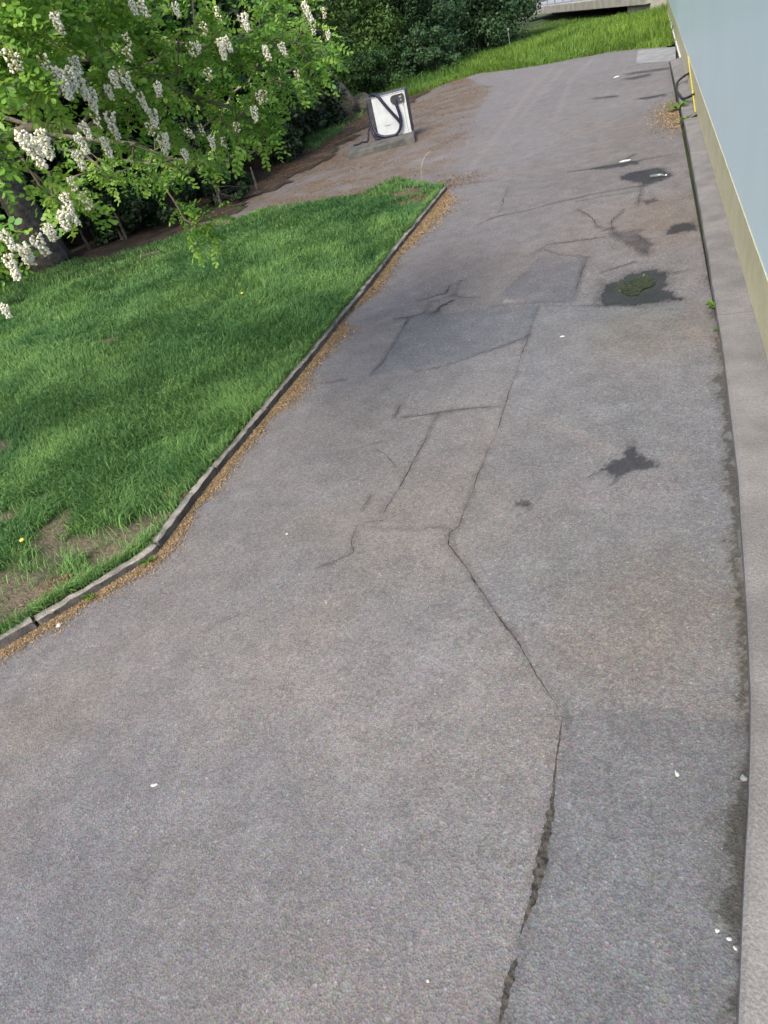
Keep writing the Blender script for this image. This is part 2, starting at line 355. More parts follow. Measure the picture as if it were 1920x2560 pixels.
CR = [
 (OV([(1165,657),(1140,730),(1115,800),(1095,862),(1090,880),(1070,940),(1055,970),(1035,1020),(1010,1085),(990,1137),(971,1152),(970,1178),(1000,1215),(1040,1280),(1085,1345),(1110,1378),(1140,1430),(1170,1475),(1205,1525),(1214,1550)]), [4,4,3,5,4,4,3,4,3,4,9,11,9,6]),
 (OV([(1214,1550),(1205,1620),(1197,1690),(1185,1770),(1170,1850),(1155,1930),(1135,1990),(1120,2035)]), [5,5,6,9,26,30,30,14,8]),
 (OV([(1117,2070),(1105,2100),(1090,2160),(1074,2230)]), [12,26,22,12]),
 (OV([(865,902),(940,893),(1000,885),(1090,878)]), 4), (OV([(945,897),(925,940),(900,985),(870,1040),(840,1090),(822,1118)]), [3,3,4,5,5,3]),
 (OV([(822,1142),(900,1143),(970,1142)]), 2), (OV([(866,876),(850,905)]), 4), (OV([(785,962),(830,953)]), 3), (OV([(812,973),(835,985),(851,1006)]), 3.5),
 (OV([(802,1070),(783,1097)]), 5), (OV([(770,1140),(757,1168),(762,1193),(730,1210),(688,1226)]), 3), (OV([(790,1130),(830,1125)]), 5),
 (ZC([(195,378),(400,320),(470,300),(515,220)]), 7), (ZC([(400,375),(470,350),(560,320),(610,190)]), 6), (ZC([(250,500),(300,440),(315,390),(400,380)]), 5),
 (ZC([(-60,570),(0,560),(80,555),(200,525)]), 5), (ZC([(320,510),(380,495),(450,430),(580,370)]), [10,18,22,10]), (ZC([(610,180),(680,170)]), 4), (ZC([(90,550),(40,640)]), 4),
 (ZC([(560,320),(650,345),(760,352)]), 4),
 (ZC([(1345,735),(1250,780),(1090,840),(900,905),(740,960),(560,1020),(400,1070),(170,1105)]), 3),
 (Z5([(1040,170),(850,200),(640,245),(540,270),(450,295),(300,325),(230,350),(180,380)]), [8,6,6,5,4,4,7,9]),
 (Z5([(350,175),(320,250),(295,312)]), 5), (Z5([(1025,165),(1010,220),(1000,272)]), 5), (Z5([(745,530),(720,600),(695,680),(670,742)]), 5),
 (Z5([(670,745),(520,762),(380,770),(250,785)]), 4), (Z5([(530,777),(690,775),(830,770),(1000,766),(1210,742)]), 4), (Z5([(820,605),(900,580),(985,553)]), 4),
 (Z5([(880,415),(870,350),(930,300),(920,285)]), 5), (Z5([(880,380),(820,400)]), 5), (Z5([(1000,425),(1060,470),(1045,520)]), 6), (Z5([(1130,607),(1180,605),(1250,590)]), 5),
 (Z5([(690,290),(760,330),(800,380),(870,390)]), 4), (Z5([(480,510),(540,470),(640,455),(830,430)]), 4), (Z5([(520,490),(600,520),(740,530)]), 3),
 (Z5([(650,100),(780,85),(1000,45),(1160,15)]), 4), (Z5([(920,45),(985,12)]), 4), (Z5([(0,175),(150,160),(300,140)]), 3), (Z5([(700,250),(800,230),(960,205)]), 5),
 (OV([(690,829),(720,826),(745,820)]), 4), (OV([(440,1365),(520,1325)]), 2), (ZD([(825,425),(860,385),(935,362)]), 4), (ZD([(640,705),(715,660)]), 3),
 (OV([(800,812),(835,770),(880,690)]), 2), (Z4([(480,655),(560,648),(640,640)]), 7), (Z4([(800,658),(880,648),(970,630)]), 8), (Z4([(690,528),(780,515),(860,497)]), 8), (Z4([(320,1150),(480,1130),(640,1095),(800,1078)]), 5), (Z4([(700,1070),(770,1035)]), 4),
]
jc = pts + np.c_[fbm(x, y, 14, 111) - .5, fbm(x, y, 14, 117) - .5]*.07 + rng.normal(0, .004, (n, 2))
for src, wpx in CR:
    g_ = G(src, s=1); lo_, hi_ = g_.min(0) - .5, g_.max(0) + .5; near_ = np.where(np.all((pts > lo_) & (pts < hi_), 1))[0]
    wm = np.mean(wpx)*np.linalg.norm(np.r_[g_.mean(0), CH])/F
    d = pdist(jc[near_], g_); hw = .018 + wm*1.3
    k_ = np.clip(1.2 - d/hw, 0, 1)*np.clip(fbm(x[near_], y[near_], 3, 121)*1.6 - .25, 0, 1)*.38
    tint[near_] *= (1 - k_)[:, None]
z = zg(x, y)
ny, nx = len(ys), len(xs); idx = np.arange(ny*nx).reshape(ny, nx)
quads = np.stack([idx[:-1, :-1], idx[:-1, 1:], idx[1:, 1:], idx[1:, :-1]], -1).reshape(-1, 4)
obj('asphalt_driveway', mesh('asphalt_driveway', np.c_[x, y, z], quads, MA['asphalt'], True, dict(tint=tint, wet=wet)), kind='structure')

# cracks: ragged dark ribbons lying in the surface
def crack(src, w0, w1=None, name='crack'):
    L = smoothline(src, 3); g = G(L, s=1)
    g = resample(g, .011); m_ = len(g); s_ = np.linspace(0, 1, m_)
    px = np.linalg.norm(np.c_[g, np.full(m_, CH)], axis=1)/F*.6
    ws = np.interp(s_, np.linspace(0, 1, len(w0)), w0) if hasattr(w0, '__len__') else np.full(m_, float(w0))
    t = np.gradient(g, axis=0); t /= np.linalg.norm(t, axis=1)[:, None] + 1e-9; nrm = np.c_[-t[:, 1], t[:, 0]]
    wob = np.convolve(rng.normal(0, 1, m_ + 8), np.ones(5)/5, 'same')[4:-4]
    wob2 = np.convolve(rng.normal(0, 1, m_ + 60), np.ones(21)/21, 'same')[30:-30]; g = g + nrm*(wob*px*2.6 + wob2*px*9)[:, None]
    thin = np.clip((np.convolve(rng.random(m_ + 40), np.ones(25)/25, 'same')[20:-20] - .44)*9, .12, 1.) if np.mean(ws) < 8 else 1.; rag = .55 + .9*np.convolve(rng.random(m_ + 8), np.ones(3)/3, 'same')[4:-4]; ws = ws*thin*rag*(.8 if np.mean(ws) < 8 else .85)
    ends = np.clip(np.minimum(s_, 1 - s_)*12, .12, 1)
    a = g + nrm*(ws*px*ends*(.35 + .5*rng.random(m_)))[:, None]; b = g - nrm*(ws*px*ends*(.35 + .5*rng.random(m_)))[:, None]
    V = np.r_[np.c_[a, zg(a[:, 0], a[:, 1]) + .0025], np.c_[b, zg(b[:, 0], b[:, 1]) + .0025]]
    i = np.arange(m_ - 1); return V, np.stack([i, i + 1, m_ + i + 1, m_ + i], -1)
Vs, Fs, b0 = [], [], 0
for c in CR:
    V, Fq = crack(c[0], c[1]); Vs.append(V); Fs.append(Fq + b0); b0 += len(V)
obj('asphalt_cracks', mesh('asphalt_cracks', np.concatenate(Vs), np.concatenate(Fs), MA['crack']), kind='structure')

# puddle
pw = G(Z5([(893,668),(925,645),(965,632),(1020,622),(1075,622),(1100,640),(1085,668),(1040,692),(1010,715),(970,728),(930,720),(905,700)]), s=1)
pw = smoothline(np.r_[pw, pw[:1]], 9)[:-1]; pc_ = pw.mean(0); pw = pc_ + (pw - pc_)*(.62 + .55*fbm(pw[:, 0], pw[:, 1], 7, 151, 4) - .1 + rng.normal(0, .015, len(pw)))[:, None]; zc = zg(pw[:, 0].mean(), pw[:, 1].mean())
obj('puddle', mesh('puddle', np.r_[np.c_[pw, np.full(len(pw), zc + .013)]], [tuple(range(len(pw)))[::-1]], MA['water']), kind='structure')

# ------------------------------------------------------------------ concrete ledge, slab, building
LE = np.array([(.226*CH, 22.75), (.236*CH, 17), (.239*CH, 12.4), (.218*CH, 5.33), (.183*CH, 2.65), (.150*CH, 1.6), (.109*CH, .76), (.075*CH, 0), (.04*CH, -1.2)])
LE = smoothline(LE, 8)
def ledge(y0, y1, name):
    yy = np.linspace(y0, y1, max(4, int(abs(y1-y0)/.25))); xe = np.interp(-yy, -LE[:, 1], LE[:, 0]) + .012*(fbm(yy, yy*0, 2.5, 7) - .5)
    V = []; Fc = []
    prof = [(0, -.05), (.0, .062), (.016, .075), (None, .078)]
    for xx, yv in zip(xe, yy):
        for dx, zz in prof: V.append((xx + dx if dx is not None else .93, yv, zz))
    for i in range(len(yy)-1):
        for k in range(3):
            a = i*4 + k; Fc.append((a, a+1, a+5, a+4))
    Fc += [(0, 3, 2, 1), tuple((len(yy)-1)*4 + k for k in range(4))]
    return mesh(name, V, Fc, MA['ledge'])
lg = bpy.data.objects.new('concrete_ledge', None); put(lg, None, kind='structure')
for a, b in ((22.7, 14.9), (14.6, 6.05), (6.03, -1.2)):
    obj('ledge_slab', ledge(a, b, 'ledge_slab'), lg)
mb = MB(); c = np.array([(-.25,24.15),(.78,22.83),(.86,25.7),(-.22,27.1)])
mb.add([(*p, .0) for p in c] + [(*p, .03) for p in c], [(4,5,6,7),(0,1,5,4),(1,2,6,5),(2,3,7,6),(3,0,4,7)])
mb.build('concrete_pavement', MA['slab'], kind='structure')

bd = thing('wash_hall', 'long pale blue building wall with beige plinth band along the driveway', 'building', (.9, 12, 0))
def bpart(name, m, *box, ch=0.):
    x0, x1, y0, y1, z0, z1 = box
    return MB().box(x0-.9, x1-.9, y0-12, y1-12, z0, z1, ch).build(name, m, bd)
bpart('wall', MA['panel'], .906, 7, -4, 58, .5, 3.7)
bpart('plinth_band', MA['band'], .9, 6.98, -3.98, 22.6, .06, .525)
bpart('plinth_band', MA['band'], .903, 6.98, 22.62, 57.98, .0, .522)
bpart('base_trim', MA['white'], .872, .899, 22.75, 57.9, .02, .10)
bpart('roof', MA['roof'], .80, 7.1, -4.1, 58.1, 3.7, 3.85)
yr = MB(); yr.tube([(.875, 14.95, .10), (.882, 16.9, .34), (.888, 18.7, .55)], .012, 8)
yr.build('yellow_pole', MA['yellow'], label='thin yellow pole leaning slantwise along the beige plinth of the pale wall', category='pole')
hp = G([(1492,178),(1478,173),(1464,178),(1461,190),(1467,203),(1478,213),(1491,221)], .12)
zz = [.3, .2, .13, .11, .11, .12, .25]
pp = [(p[0] if 0 < i < 6 else .905, p[1], zv) for i, (p, zv) in enumerate(zip(hp, zz))]
MB().tube(smoothline(pp, 6), .024, 8).build('water_hose', MA['rubber'], smooth=True, label='black hose looping out of the pale wall onto the concrete ledge', category='hose')

# ------------------------------------------------------------------ lawn with kerb
KB = OV([(967,411),(905,488),(850,557),(790,635),(740,695),(690,760),(640,822),(590,882),(530,955),(480,1015),(430,1078),(392,1130),(338,1200),(280,1238),(220,1275),(160,1311),(100,1347),(0,1407),(-130,1485),(-300,1590)])
kg = G(KB, s=1)                                              # road-side foot of the kerb
kg[0] = (-3.45, 12.86)
kl = resample(smoothline(kg, 4), .02); KH = .075
kt = np.gradient(kl, axis=0); kt /= np.linalg.norm(kt, axis=1)[:, None]; kn = np.c_[kt[:, 1], -kt[:, 0]]     # towards the lawn
if (kn[:, 0].mean() > 0): kn = -kn
kerb = bpy.data.objects.new('lawn_kerb', None); put(kerb, None, kind='structure')
per = 50
for i in range(0, len(kl) - 8, per):
    sl_ = slice(i, min(i + per, len(kl) - 1) - 0); c = kl[sl_][::3]; nn = kn[sl_][::3]
    c = np.r_[c, kl[sl_][-1:] - kt[sl_][-1:]*.004]; nn = np.r_[nn, kn[sl_][-1:]]
    dz, tilt = rng.normal(0, .004), rng.normal(0, .006)
    V = []; Fc = []
    for j, (p, q) in enumerate(zip(c, nn)):
        for off, zz in ((0, -.08), (0 + tilt*.5, KH - .006), (.006 + tilt, KH), (.056 + tilt, KH + .002), (.06 + tilt, -.08)):
            ch_ = rng.normal(0, .0035, 2); V.append((*(p + q*(off + (ch_[0] if zz > 0 else 0))), zz + (dz + ch_[1] if zz > 0 else 0)))
    for j in range(len(c)-1):
        for k in range(4):
            a = j*5 + k; Fc.append((a, a+5, a+6, a+1))
    Fc += [(0,1,2,3,4), tuple((len(c)-1)*5 + k for k in (4,3,2,1,0))]
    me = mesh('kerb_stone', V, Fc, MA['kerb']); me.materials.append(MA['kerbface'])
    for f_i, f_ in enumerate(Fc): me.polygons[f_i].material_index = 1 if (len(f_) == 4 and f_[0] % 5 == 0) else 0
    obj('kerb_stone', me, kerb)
lawn_top = G(OV([(955,408),(900,398),(850,396),(780,428),(690,442),(560,462),(490,492),(400,512),(250,560),(160,565)]), s=1)
lawn = np.r_[kl[::-1][::10] + kn[::-1][::10]*.052, lawn_top, [(-16, 12.5), (-26, 9), (-26, -8), (-6, -8)]]
def fill_ground(poly, step, zf, name, m, vf=None):
    lo, hi = poly.min(0), poly.max(0); gx = np.arange(lo[0], hi[0] + step, step); gy = np.arange(lo[1], hi[1] + step, step)
    A, B = np.meshgrid(gx, gy); p = np.c_[A.ravel(), B.ravel()]
    ins = inside(p, poly).reshape(A.shape); d = pdist(p, np.r_[poly, poly[:1]])
    near = (~ins.ravel()) & (d < step*.9)
    zz = zf(p[:, 0], p[:, 1], d*np.where(ins.ravel(), 1, -1))
    ok = (ins.ravel() | near).reshape(A.shape); q = ok[:-1, :-1] & ok[1:, :-1] & ok[:-1, 1:] & ok[1:, 1:]
    ix = np.arange(len(p)).reshape(A.shape)
    Fq = np.stack([ix[:-1, :-1][q], ix[:-1, 1:][q], ix[1:, 1:][q], ix[1:, :-1][q]], -1)
    us = np.unique(Fq); mp = np.zeros(len(p), int); mp[us] = np.arange(len(us))
    return obj(name, mesh(name, np.c_[p, zz][us], mp[Fq], m, True, dict(var=(vf(p[us]) if vf else np.zeros(len(us))))), kind='structure')
def lawn_z(x, y, d=None):
    zz = .06 + .05*(fbm(x, y, .7, 91) - .5)
    if d is not None: zz = np.where(d < .12, np.minimum(zz, .06), zz); zz = np.where((d < .5) & (y > 12), zz*np.clip(d/.5, .35, 1), zz)
    kd = pdist(np.c_[x, y], kl[::12]); return np.where(kd < .16, .06 + .0*zz, zz)
bare = [(G([q])[0], r) for q, r in (((95,1262), .75), ((235,1215), .4), ((345,1150), .22), ((40,1320), .35), ((155,1290), .25), ((880,425), .5), ((905,440), .35), ((230,640), .14), ((235,745), .12), ((330,555), .16), ((10,980), .16), ((380,1080), .12))]
def bareness(p):
    v = np.zeros(len(p)); nz = fbm(p[:, 0], p[:, 1], 3.2, 35)
    for c, r in bare: v = np.maximum(v, np.clip(1.5 - np.hypot((p[:, 0]-c[0])/1.2, (p[:, 1]-c[1])/.8)/r - (nz - .5)*3.4, 0, 1))
    return v
fill_ground(lawn, .1, lawn_z, 'lawn_soil', MA['lawnsoil'], lambda p: bareness(p)*(.55 + .45*rng.random(len(p))))
def blades(p, zb, h, wd, lean, var, name, m, **kw):
    k = len(p); az = rng.random(k)*2*np.pi; t = np.c_[np.cos(az), np.sin(az)]
    ld = rng.random(k)*2*np.pi + 0; flow = fbm(p[:, 0], p[:, 1], .8, 13)*12; ld = np.where(rng.random(k) < .55, flow + rng.normal(0, .6, k), ld)
    l2 = np.c_[np.cos(ld), np.sin(ld)]; ln = lean*h*(.3 + rng.random(k))
    b = np.c_[p, zb]; o = np.c_[t*wd[:, None]*.5, np.zeros(k)]
    mid = b + np.c_[l2*(ln*.3)[:, None], h*.6]; tip = b + np.c_[l2*ln[:, None], h*np.clip(1.05 - .45*ln/h, .45, 1)]
    V = np.stack([b - o, b + o, mid - o*.8, mid + o*.8, tip], 1).reshape(-1, 3)
    i = np.arange(k)*5
    Fc = np.concatenate([np.stack([i, i+1, i+2], -1), np.stack([i+1, i+3, i+2], -1), np.stack([i+2, i+3, i+4], -1)])
    return obj(name, mesh(name, V, Fc, m, attrs=dict(var=np.repeat(var, 5))), **kw)
def scatter(poly, k, wf):
    lo, hi = poly.min(0), poly.max(0); out = []
    tot = 0
    while tot < k:
        p = lo + rng.random((k, 2))*(hi - lo); p = p[inside(p, poly)]; p = p[rng.random(len(p)) < wf(p)]
        out.append(p); tot += len(p)
    return np.concatenate(out)[:k]
vis = np.array([(-3.3, 13.2), (-3.3, 2.6), (-4.6, 1.0), (-9, 4.5), (-16.5, 11.5), (-15, 13.4), (-9.5, 14), (-5, 14.8)])
def wlawn(p):
    d = np.linalg.norm(p, axis=1); v = np.clip(6.5/d, .25, 1)**1.5
    v *= inside(p, lawn); kd = pdist(p, kl[::12]); v *= np.clip((kd - .045)/.05, .0, 1)
    v *= np.clip(1 - bareness(p)*1.7, .05, 1)
    v *= .35 + .65*np.clip(fbm(p[:, 0], p[:, 1], 1.3, 15)*1.7, 0, 1)
    dist_ = np.hypot(p[:, 0] + 12, p[:, 1] - 12.5); return v*np.clip(dist_/4., .35, 1)
gp = scatter(vis, 210000, wlawn); d_ = np.linalg.norm(gp, axis=1)
hh = (.05 + .17*np.clip(fbm(gp[:, 0], gp[:, 1], 1.1, 19) - .18, 0, 1)*rng.random(len(gp))**.8 + .03*rng.random(len(gp)))*np.clip(fbm(gp[:, 0], gp[:, 1], 2.1, 23) + .55, .6, 1.3)
var = np.clip(fbm(gp[:, 0], gp[:, 1], 1.2, 29)*1.3 - .3 + rng.normal(0, .2, len(gp)), 0, 1)
ke = rng.integers(0, len(kl), 12000); ke = ke[rng.random(12000) < np.clip((fbm(kl[ke, 0], kl[ke, 1], 2.2, 55) - .4)*4, .05, 1)]; pe = kl[ke] + kn[ke]*(.058 + .06*rng.random(len(ke)))[:, None]
gp = np.r_[gp, pe]; hh = np.r_[hh, .06 + .09*rng.random(len(pe))]; var = np.r_[var, np.clip(rng.normal(.6, .2, len(pe)), 0, 1)]; d_ = np.r_[d_, np.linalg.norm(pe, axis=1)]
blades(gp, lawn_z(gp[:, 0], gp[:, 1]) - .005, hh, .0045 + .0006*d_ , .9, var, 'lawn_grass', MA['grass'], label='short green lawn grass inside the concrete kerb', category='grass', kind='stuff')
# far verge
vedge = G(OV([(820,232),(900,205),(960,180),(1040,155),(1120,146),(1190,135),(1240,125),(1290,116),(1330,108),(1450,96)]), s=1)
verge = np.r_[vedge, [(.86, 27.2), (.86, 44), (-1, 46), (-6, 58), (-30, 60), (-30, 31), (-14, 29)]]
def vz(x, y, d=None): 
    zz = .05 + .10*(fbm(x, y, .5, 95) - .3) - .010*np.clip(y - 33, 0, 30)
    return zz if d is None else zz*np.clip(d/.5, -.3, 1)
fill_ground(verge, .25, vz, 'grass_verge', MA['lawnsoil'])
vvis = np.r_[vedge, [(.84, 27.3), (.84, 44), (-1, 46), (-6, 58), (-11, 58), (-12.5, 38), (-13, 31)]]
gp = scatter(vvis, 90000, lambda p: np.clip((pdist(p, vedge) + .3)/.5, .3, 1))
hh = (.10 + .42*rng.random(len(gp))**2)*(.2 + 1.5*fbm(gp[:, 0], gp[:, 1], .8, 33))*np.clip(.5 + pdist(gp, vedge)*.4, .5, 1.0)*np.clip((50 - gp[:, 1])/12, .35, 1)
ve = resample(vedge, .02); ve = ve[rng.integers(0, len(ve), 9000)]; ve = ve[rng.random(len(ve)) < np.clip((fbm(ve[:, 0], ve[:, 1], .9, 57) - .35)*4, .05, 1)]; ve = ve + np.c_[rng.normal(0, .12, len(ve)), -rng.random(len(ve))*.4 + .1]; gp = np.r_[gp, ve]; hh = np.r_[hh, .06 + .2*rng.random(len(ve))]
var = np.clip(fbm(gp[:, 0], gp[:, 1], .35, 39) - .1 + rng.normal(0, .14, len(gp)) + .05*(gp[:, 0] + 5), 0, 1)
blades(gp, np.where(inside(gp, verge), vz(gp[:, 0], gp[:, 1]) - .02, -.005), hh, np.full(len(gp), .022), .6, var, 'verge_grass', MA['vgrass'], label='tall bright green grass on the verge before the bridge', category='grass', kind='stuff')
# grass strip behind the hoover
st = G(OV([(600,330),(700,300),(760,262),(830,215),(905,198),(960,180),(850,232),(760,296),(700,334),(610,360)]), s=1)
# woodland floor
wf = np.r_[(lambda e_: e_ + np.c_[fbm(e_[:, 0], e_[:, 1], .9, 77) - .5, fbm(e_[:, 0], e_[:, 1], .9, 78) - .5]*1.5)(resample(G(OV([(960,178),(900,208),(850,236),(800,268),(740,312),(660,372),(560,425),(480,470),(380,505)]), s=1), .3)), [(-9.0, 12.6), (-14, 11), (-30, 8), (-30, 40), (-12, 40)]]
fill_ground(wf, .2, lambda x, y, d: .02 + .05*fbm(x, y, .8, 97)*np.clip(d, -.2, 1), 'woodland_floor', MA['wood'])
sp_ = G(OV([(680,330),(740,285),(800,245),(830,225),(905,196),(960,178),(1040,156),(985,150),(860,180),(700,262),(640,330)]), s=1)
gp = scatter(sp_, 14000, lambda p: .2 + .8*(fbm(p[:, 0], p[:, 1], .7, 43) > .42))
blades(gp, np.full(len(gp), .03), .06 + .16*rng.random(len(gp)), np.full(len(gp), .016), .8, np.clip(rng.normal(.35, .2, len(gp)), 0, 1), 'rough_grass', MA['grass'], label='rough grass strip between the hoover and the trees', category='grass', kind='stuff')

# withered blossom drifts
def flakes(p, zz, s, name, label, m='flake'):
    k = len(p); a = rng.random(k)*2*np.pi; d1 = np.c_[np.cos(a), np.sin(a), rng.normal(0, .35, k)]*(s*(.5 + rng.random(k)))[:, None]
    d2 = np.c_[-np.sin(a), np.cos(a), rng.normal(0, .35, k)]*(s*.45*(.5 + rng.random(k)))[:, None]
    c = np.c_[p, zz]; V = np.stack([c - d1, c - d2, c + d1, c + d2], 1).reshape(-1, 3); i = np.arange(k)*4
    obj(name, mesh(name, V, np.stack([i, i+1, i+2, i+3], -1), MA[m], attrs=dict(var=np.repeat(rng.random(k)**1.3, 4))), kind='stuff', label=label, category='debris')
k0 = rng.integers(0, len(kl), 80000); off = rng.exponential(.10, 80000); wkb = .15 + 1.9*np.clip(fbm(kl[k0, 0]*1, kl[k0, 1], 1.5, 47) - .2, 0, 1)
dd = np.linalg.norm(kl[k0], axis=1); off *= np.clip(.5 + dd*.07, .55, 1.35)*wkb*.72
p = kl[k0] - kn[k0]*(off + .004)[:, None] + rng.normal(0, .012, (80000, 2)); keep = (rng.random(80000) < np.clip(1.5*wkb - .25, 0.05, 1)) & (pdist(p, kl[::12]) > .006) & ~inside(p, lawn)
p = p[keep]
flakes(p, zg(p[:, 0], p[:, 1]) + .006 + .012*rng.random(len(p))*np.exp(-pdist(p, kl[::12])*6), .004 + .0009*np.linalg.norm(p, axis=1), 'blossom_drift', 'brown withered blossom drifted along the lawn kerb', 'drift')
p = scatter(mach, 60000, lambda p: np.clip((fbm(p[:, 0], p[:, 1]*1.8, .9, 71) - .25)*2, .1, 1)*np.clip((-p[:, 0] - 2.8)/5, .03, 1))
k_ = rng.random((1800, 1)); p = np.r_[p, G([(965,398)])[0] + rng.normal(0, 1, (1800, 2))*[.35, .35] + k_*[.2, .2], G([(985,300)])[0] + rng.normal(0, 1, (900, 2))*[.45, .9]]
flakes(p, np.where(inside(p, wf), .065, zg(p[:, 0], p[:, 1]) + .008), .014, 'blossom_litter', 'brown blossom litter strewn on the asphalt around the hoover')
p = G([(1462,248)])[0] + rng.normal(0, 1, (5000, 2))*[.22, .75]; p = p[(p[:, 0] < .62)]
flakes(p, zg(p[:, 0], p[:, 1]) + .008, .016, 'straw_litter', 'orange brown straw litter against the concrete ledge by the weeds', 'drift')
p = np.concatenate([G([q])[0] + rng.normal(0, 1, (700, 2))*s_ for q, s_ in (((140,1295), .10), ((880,430), .3), ((250,600), .3), ((390,1085), .05), ((910,440), .2))]); p = p[inside(p, lawn)]
flakes(p, lawn_z(p[:, 0], p[:, 1]) + .03, .012, 'lawn_litter', 'brown blossom litter lying on the bare patches of the lawn')

# weeds
def weed(p, z0, k, L, label, m='weed', wd=.16, cat='weed', group=None, up=.8):
    mb = MB()
    for i in range(k):
        a = 2*math.pi*i/k + random.uniform(-.5, .5); l_ = L*random.uniform(.6, 1.1); e_ = up*random.uniform(.5, 1.2); pr = []
        for t in (0, .3, .6, .85, 1):
            r = l_*t; zz = l_*(e_*t - .75*e_*t*t); ww = l_*wd*(.25 + 2.6*t*(1-t)) if t < 1 else .001
            pr.append((r, zz, ww))
        V = []
        for r, zz, ww in pr:
            ca, sa = math.cos(a), math.sin(a)
            V += [(r*ca - sa*ww, r*sa + ca*ww, zz), (r*ca, r*sa, zz - ww*.3), (r*ca + sa*ww, r*sa - ca*ww, zz)]
        mb.add(V, [(j*3+q, j*3+q+1, j*3+q+4, j*3+q+3) for j in range(4) for q in (0, 1)])
    o = mb.build('weed_plant', MA[m], label=label, category=cat); o.location = (p[0], p[1], z0)
    if group: o['group'] = group
    return o
for q, k, L in (((525,918), 8, .22), ((455,975), 9, .26), ((420,985), 8, .24), ((350,900), 9, .22), ((400,905), 8, .2), ((480,955), 8, .2)):
    p = G([q], .1)[0] - [.16, 0]; weed(p, lawn_z(p[:1], p[1:])[0] - .01, k, L*1.05, 'broad leaved weed rosette growing among the lawn grass by the kerb', wd=.12, group='weeds in the lawn')
for q, k, L, lab in (((1541,660), 12, .09, 'small yellow green weed in the gutter beside the crack in the concrete ledge'), ((1553,712), 7, .05, 'tiny low weed rooted in the dark gutter along the concrete ledge'), ((1466,238), 16, .32, 'bright green grass tuft on the straw beside the black hose'), ((1481,262), 10, .2, 'small olive tuft at the end of the concrete ledge')):
    p = G([q])[0]; weed(p, .0, k, L, lab, wd=.1 if L > .15 else .2, up=1.6 if L > .15 else .9)
for q, k, L, lab in (((318,1212), 9, .07, 'small green tuft hanging over the kerb at its bend'), ((195,1288), 10, .07, 'small green tuft growing on the kerb between the blossom drifts')):
    p = G([q], .03)[0]; weed(p, .02, k, L, lab, wd=.12, up=1.2)
for q, lab in (((524,640), 'yellow dandelion flower in the middle of the lawn'), ((53,1176), 'yellow dandelion flower in the grass above the bare soil patch')):
    p = G([q], .12)[0]; th = thing('dandelion', lab, 'flower', (*p, lawn_z(p[:1], p[1:])[0])); MB().tube([(0, 0, 0), (.01, 0, .10)], .003, 5).build('stem', MA['weed'], th); MB().tube([(.01, 0, .10), (.01, 0, .108), (.01, 0, .118)], [.006, .022, .014], 9).build('flower_head', MA['yellow'], th)
mb = MB(); p = G([(912,392)])[0]; mb.tube(smoothline([(p[0], p[1], .05), (p[0]+.03, p[1], .25), (p[0]+.12, p[1]+.05, .42), (p[0]+.24, p[1]+.1, .5)], 4), [.006]*13, 5).build('dry_stem', MA['straw'], label='single pale dry stem standing at the tip of the lawn', category='stem')

# ------------------------------------------------------------------ hoover
A = np.array(G([(948,348)], .2, 1)[0]); B = np.array(G([(1017,337)], .2, 1)[0]); wv = np.linalg.norm(B - A)
ang = math.atan2(B[1]-A[1], B[0]-A[0]) + math.radians(27)
# concrete plinth, local x along the front
sa = math.atan2(18.84-18.36, -5.72+7.51)
C0 = G([(872,400.6)], s=1)[0]; C1 = G([(1038,357)], s=1)[0]; SLn = np.linalg.norm(C1 - C0); sang = math.atan2(*(C1 - C0)[::-1])
mb = MB().box(0, SLn, 0, .95, -.05, .17, .02)
pl = mb.build('concrete_plinth', MA['oldslab'], label='low weathered concrete plinth under the white hoover', category='plinth'); pl.location = (*C0, 0); pl.rotation_euler = (0, 0, sang)
# stand the machine on the plinth
u = np.array([math.cos(ang), math.sin(ang)]); vv = np.array([-u[1], u[0]])
base = G([(949,349)], .17, 1)[0]
va = thing('hoover', 'white and black self service car hoover with hanging hose on concrete plinth', 'hoover', (*base, .17), ang)
W_, D_, H_ = wv*.97, .42, 1.0
MB().box(-.13, W_+.02, .03, D_, 0, H_+.035, .03).build('body', MA['body'], va)
fp = MB().box(0, W_, -.012, .028, .0, H_, 0).build('front_panel', MA['front'], va)
MB().box(W_-.085, W_-.078, -.0155, -.010, .02, H_-.03).build('panel_seam', MA['body'], fp)
MB().box(0, W_, -.016, -.0118, H_-.02, H_-.012).build('panel_seam', MA['body'], fp)
th = np.linspace(0, 2*np.pi, 40, endpoint=False)
def pill(cx, cz, hw, hh_, y0, y1, n_=20):
    a = np.linspace(np.pi/2, 3*np.pi/2, n_); L = np.c_[cx - hw + hh_ + hh_*np.cos(a), cz + hh_*np.sin(a)]
    a2 = np.linspace(-np.pi/2, np.pi/2, 4); Rr = np.c_[cx + hw - .02 + .02*np.cos(a2), cz + hh_*np.sin(a2)]
    L = np.r_[L, Rr]; k = len(L)
    return [(p[0], y1, p[1]) for p in L] + [(p[0], y0, p[1]) for p in L], [tuple(range(k))[::-1], tuple(range(k, 2*k))] + [(i, (i+1) % k, k+(i+1) % k, k+i) for i in range(k)]
pc = MB(); pc.add(*pill(W_*.76, H_*.845, .19, .10, -.05, -.0125)); cp = pc.build('control_panel', MA['body'], va)
MB().box(W_*.76+.06, W_*.76+.125, -.056, -.0505, H_*.86, H_*.90).build('coin_plate', MA['steel'], cp)
MB().box(W_*.76+.075, W_*.76+.115, -.056, -.0505, H_*.79, H_*.825).build('coin_plate', MA['steel'], cp)
MB().tube([(W_*.9, -.03, H_*.76), (W_*.9, -.035, H_*.68)], .012, 8).build('handle', MA['steel'], va)
MB().tube([(W_*.78, -.014, H_*.32), (W_*.78, -.03, H_*.32)], .018, 10).build('lock', MA['body'], va)
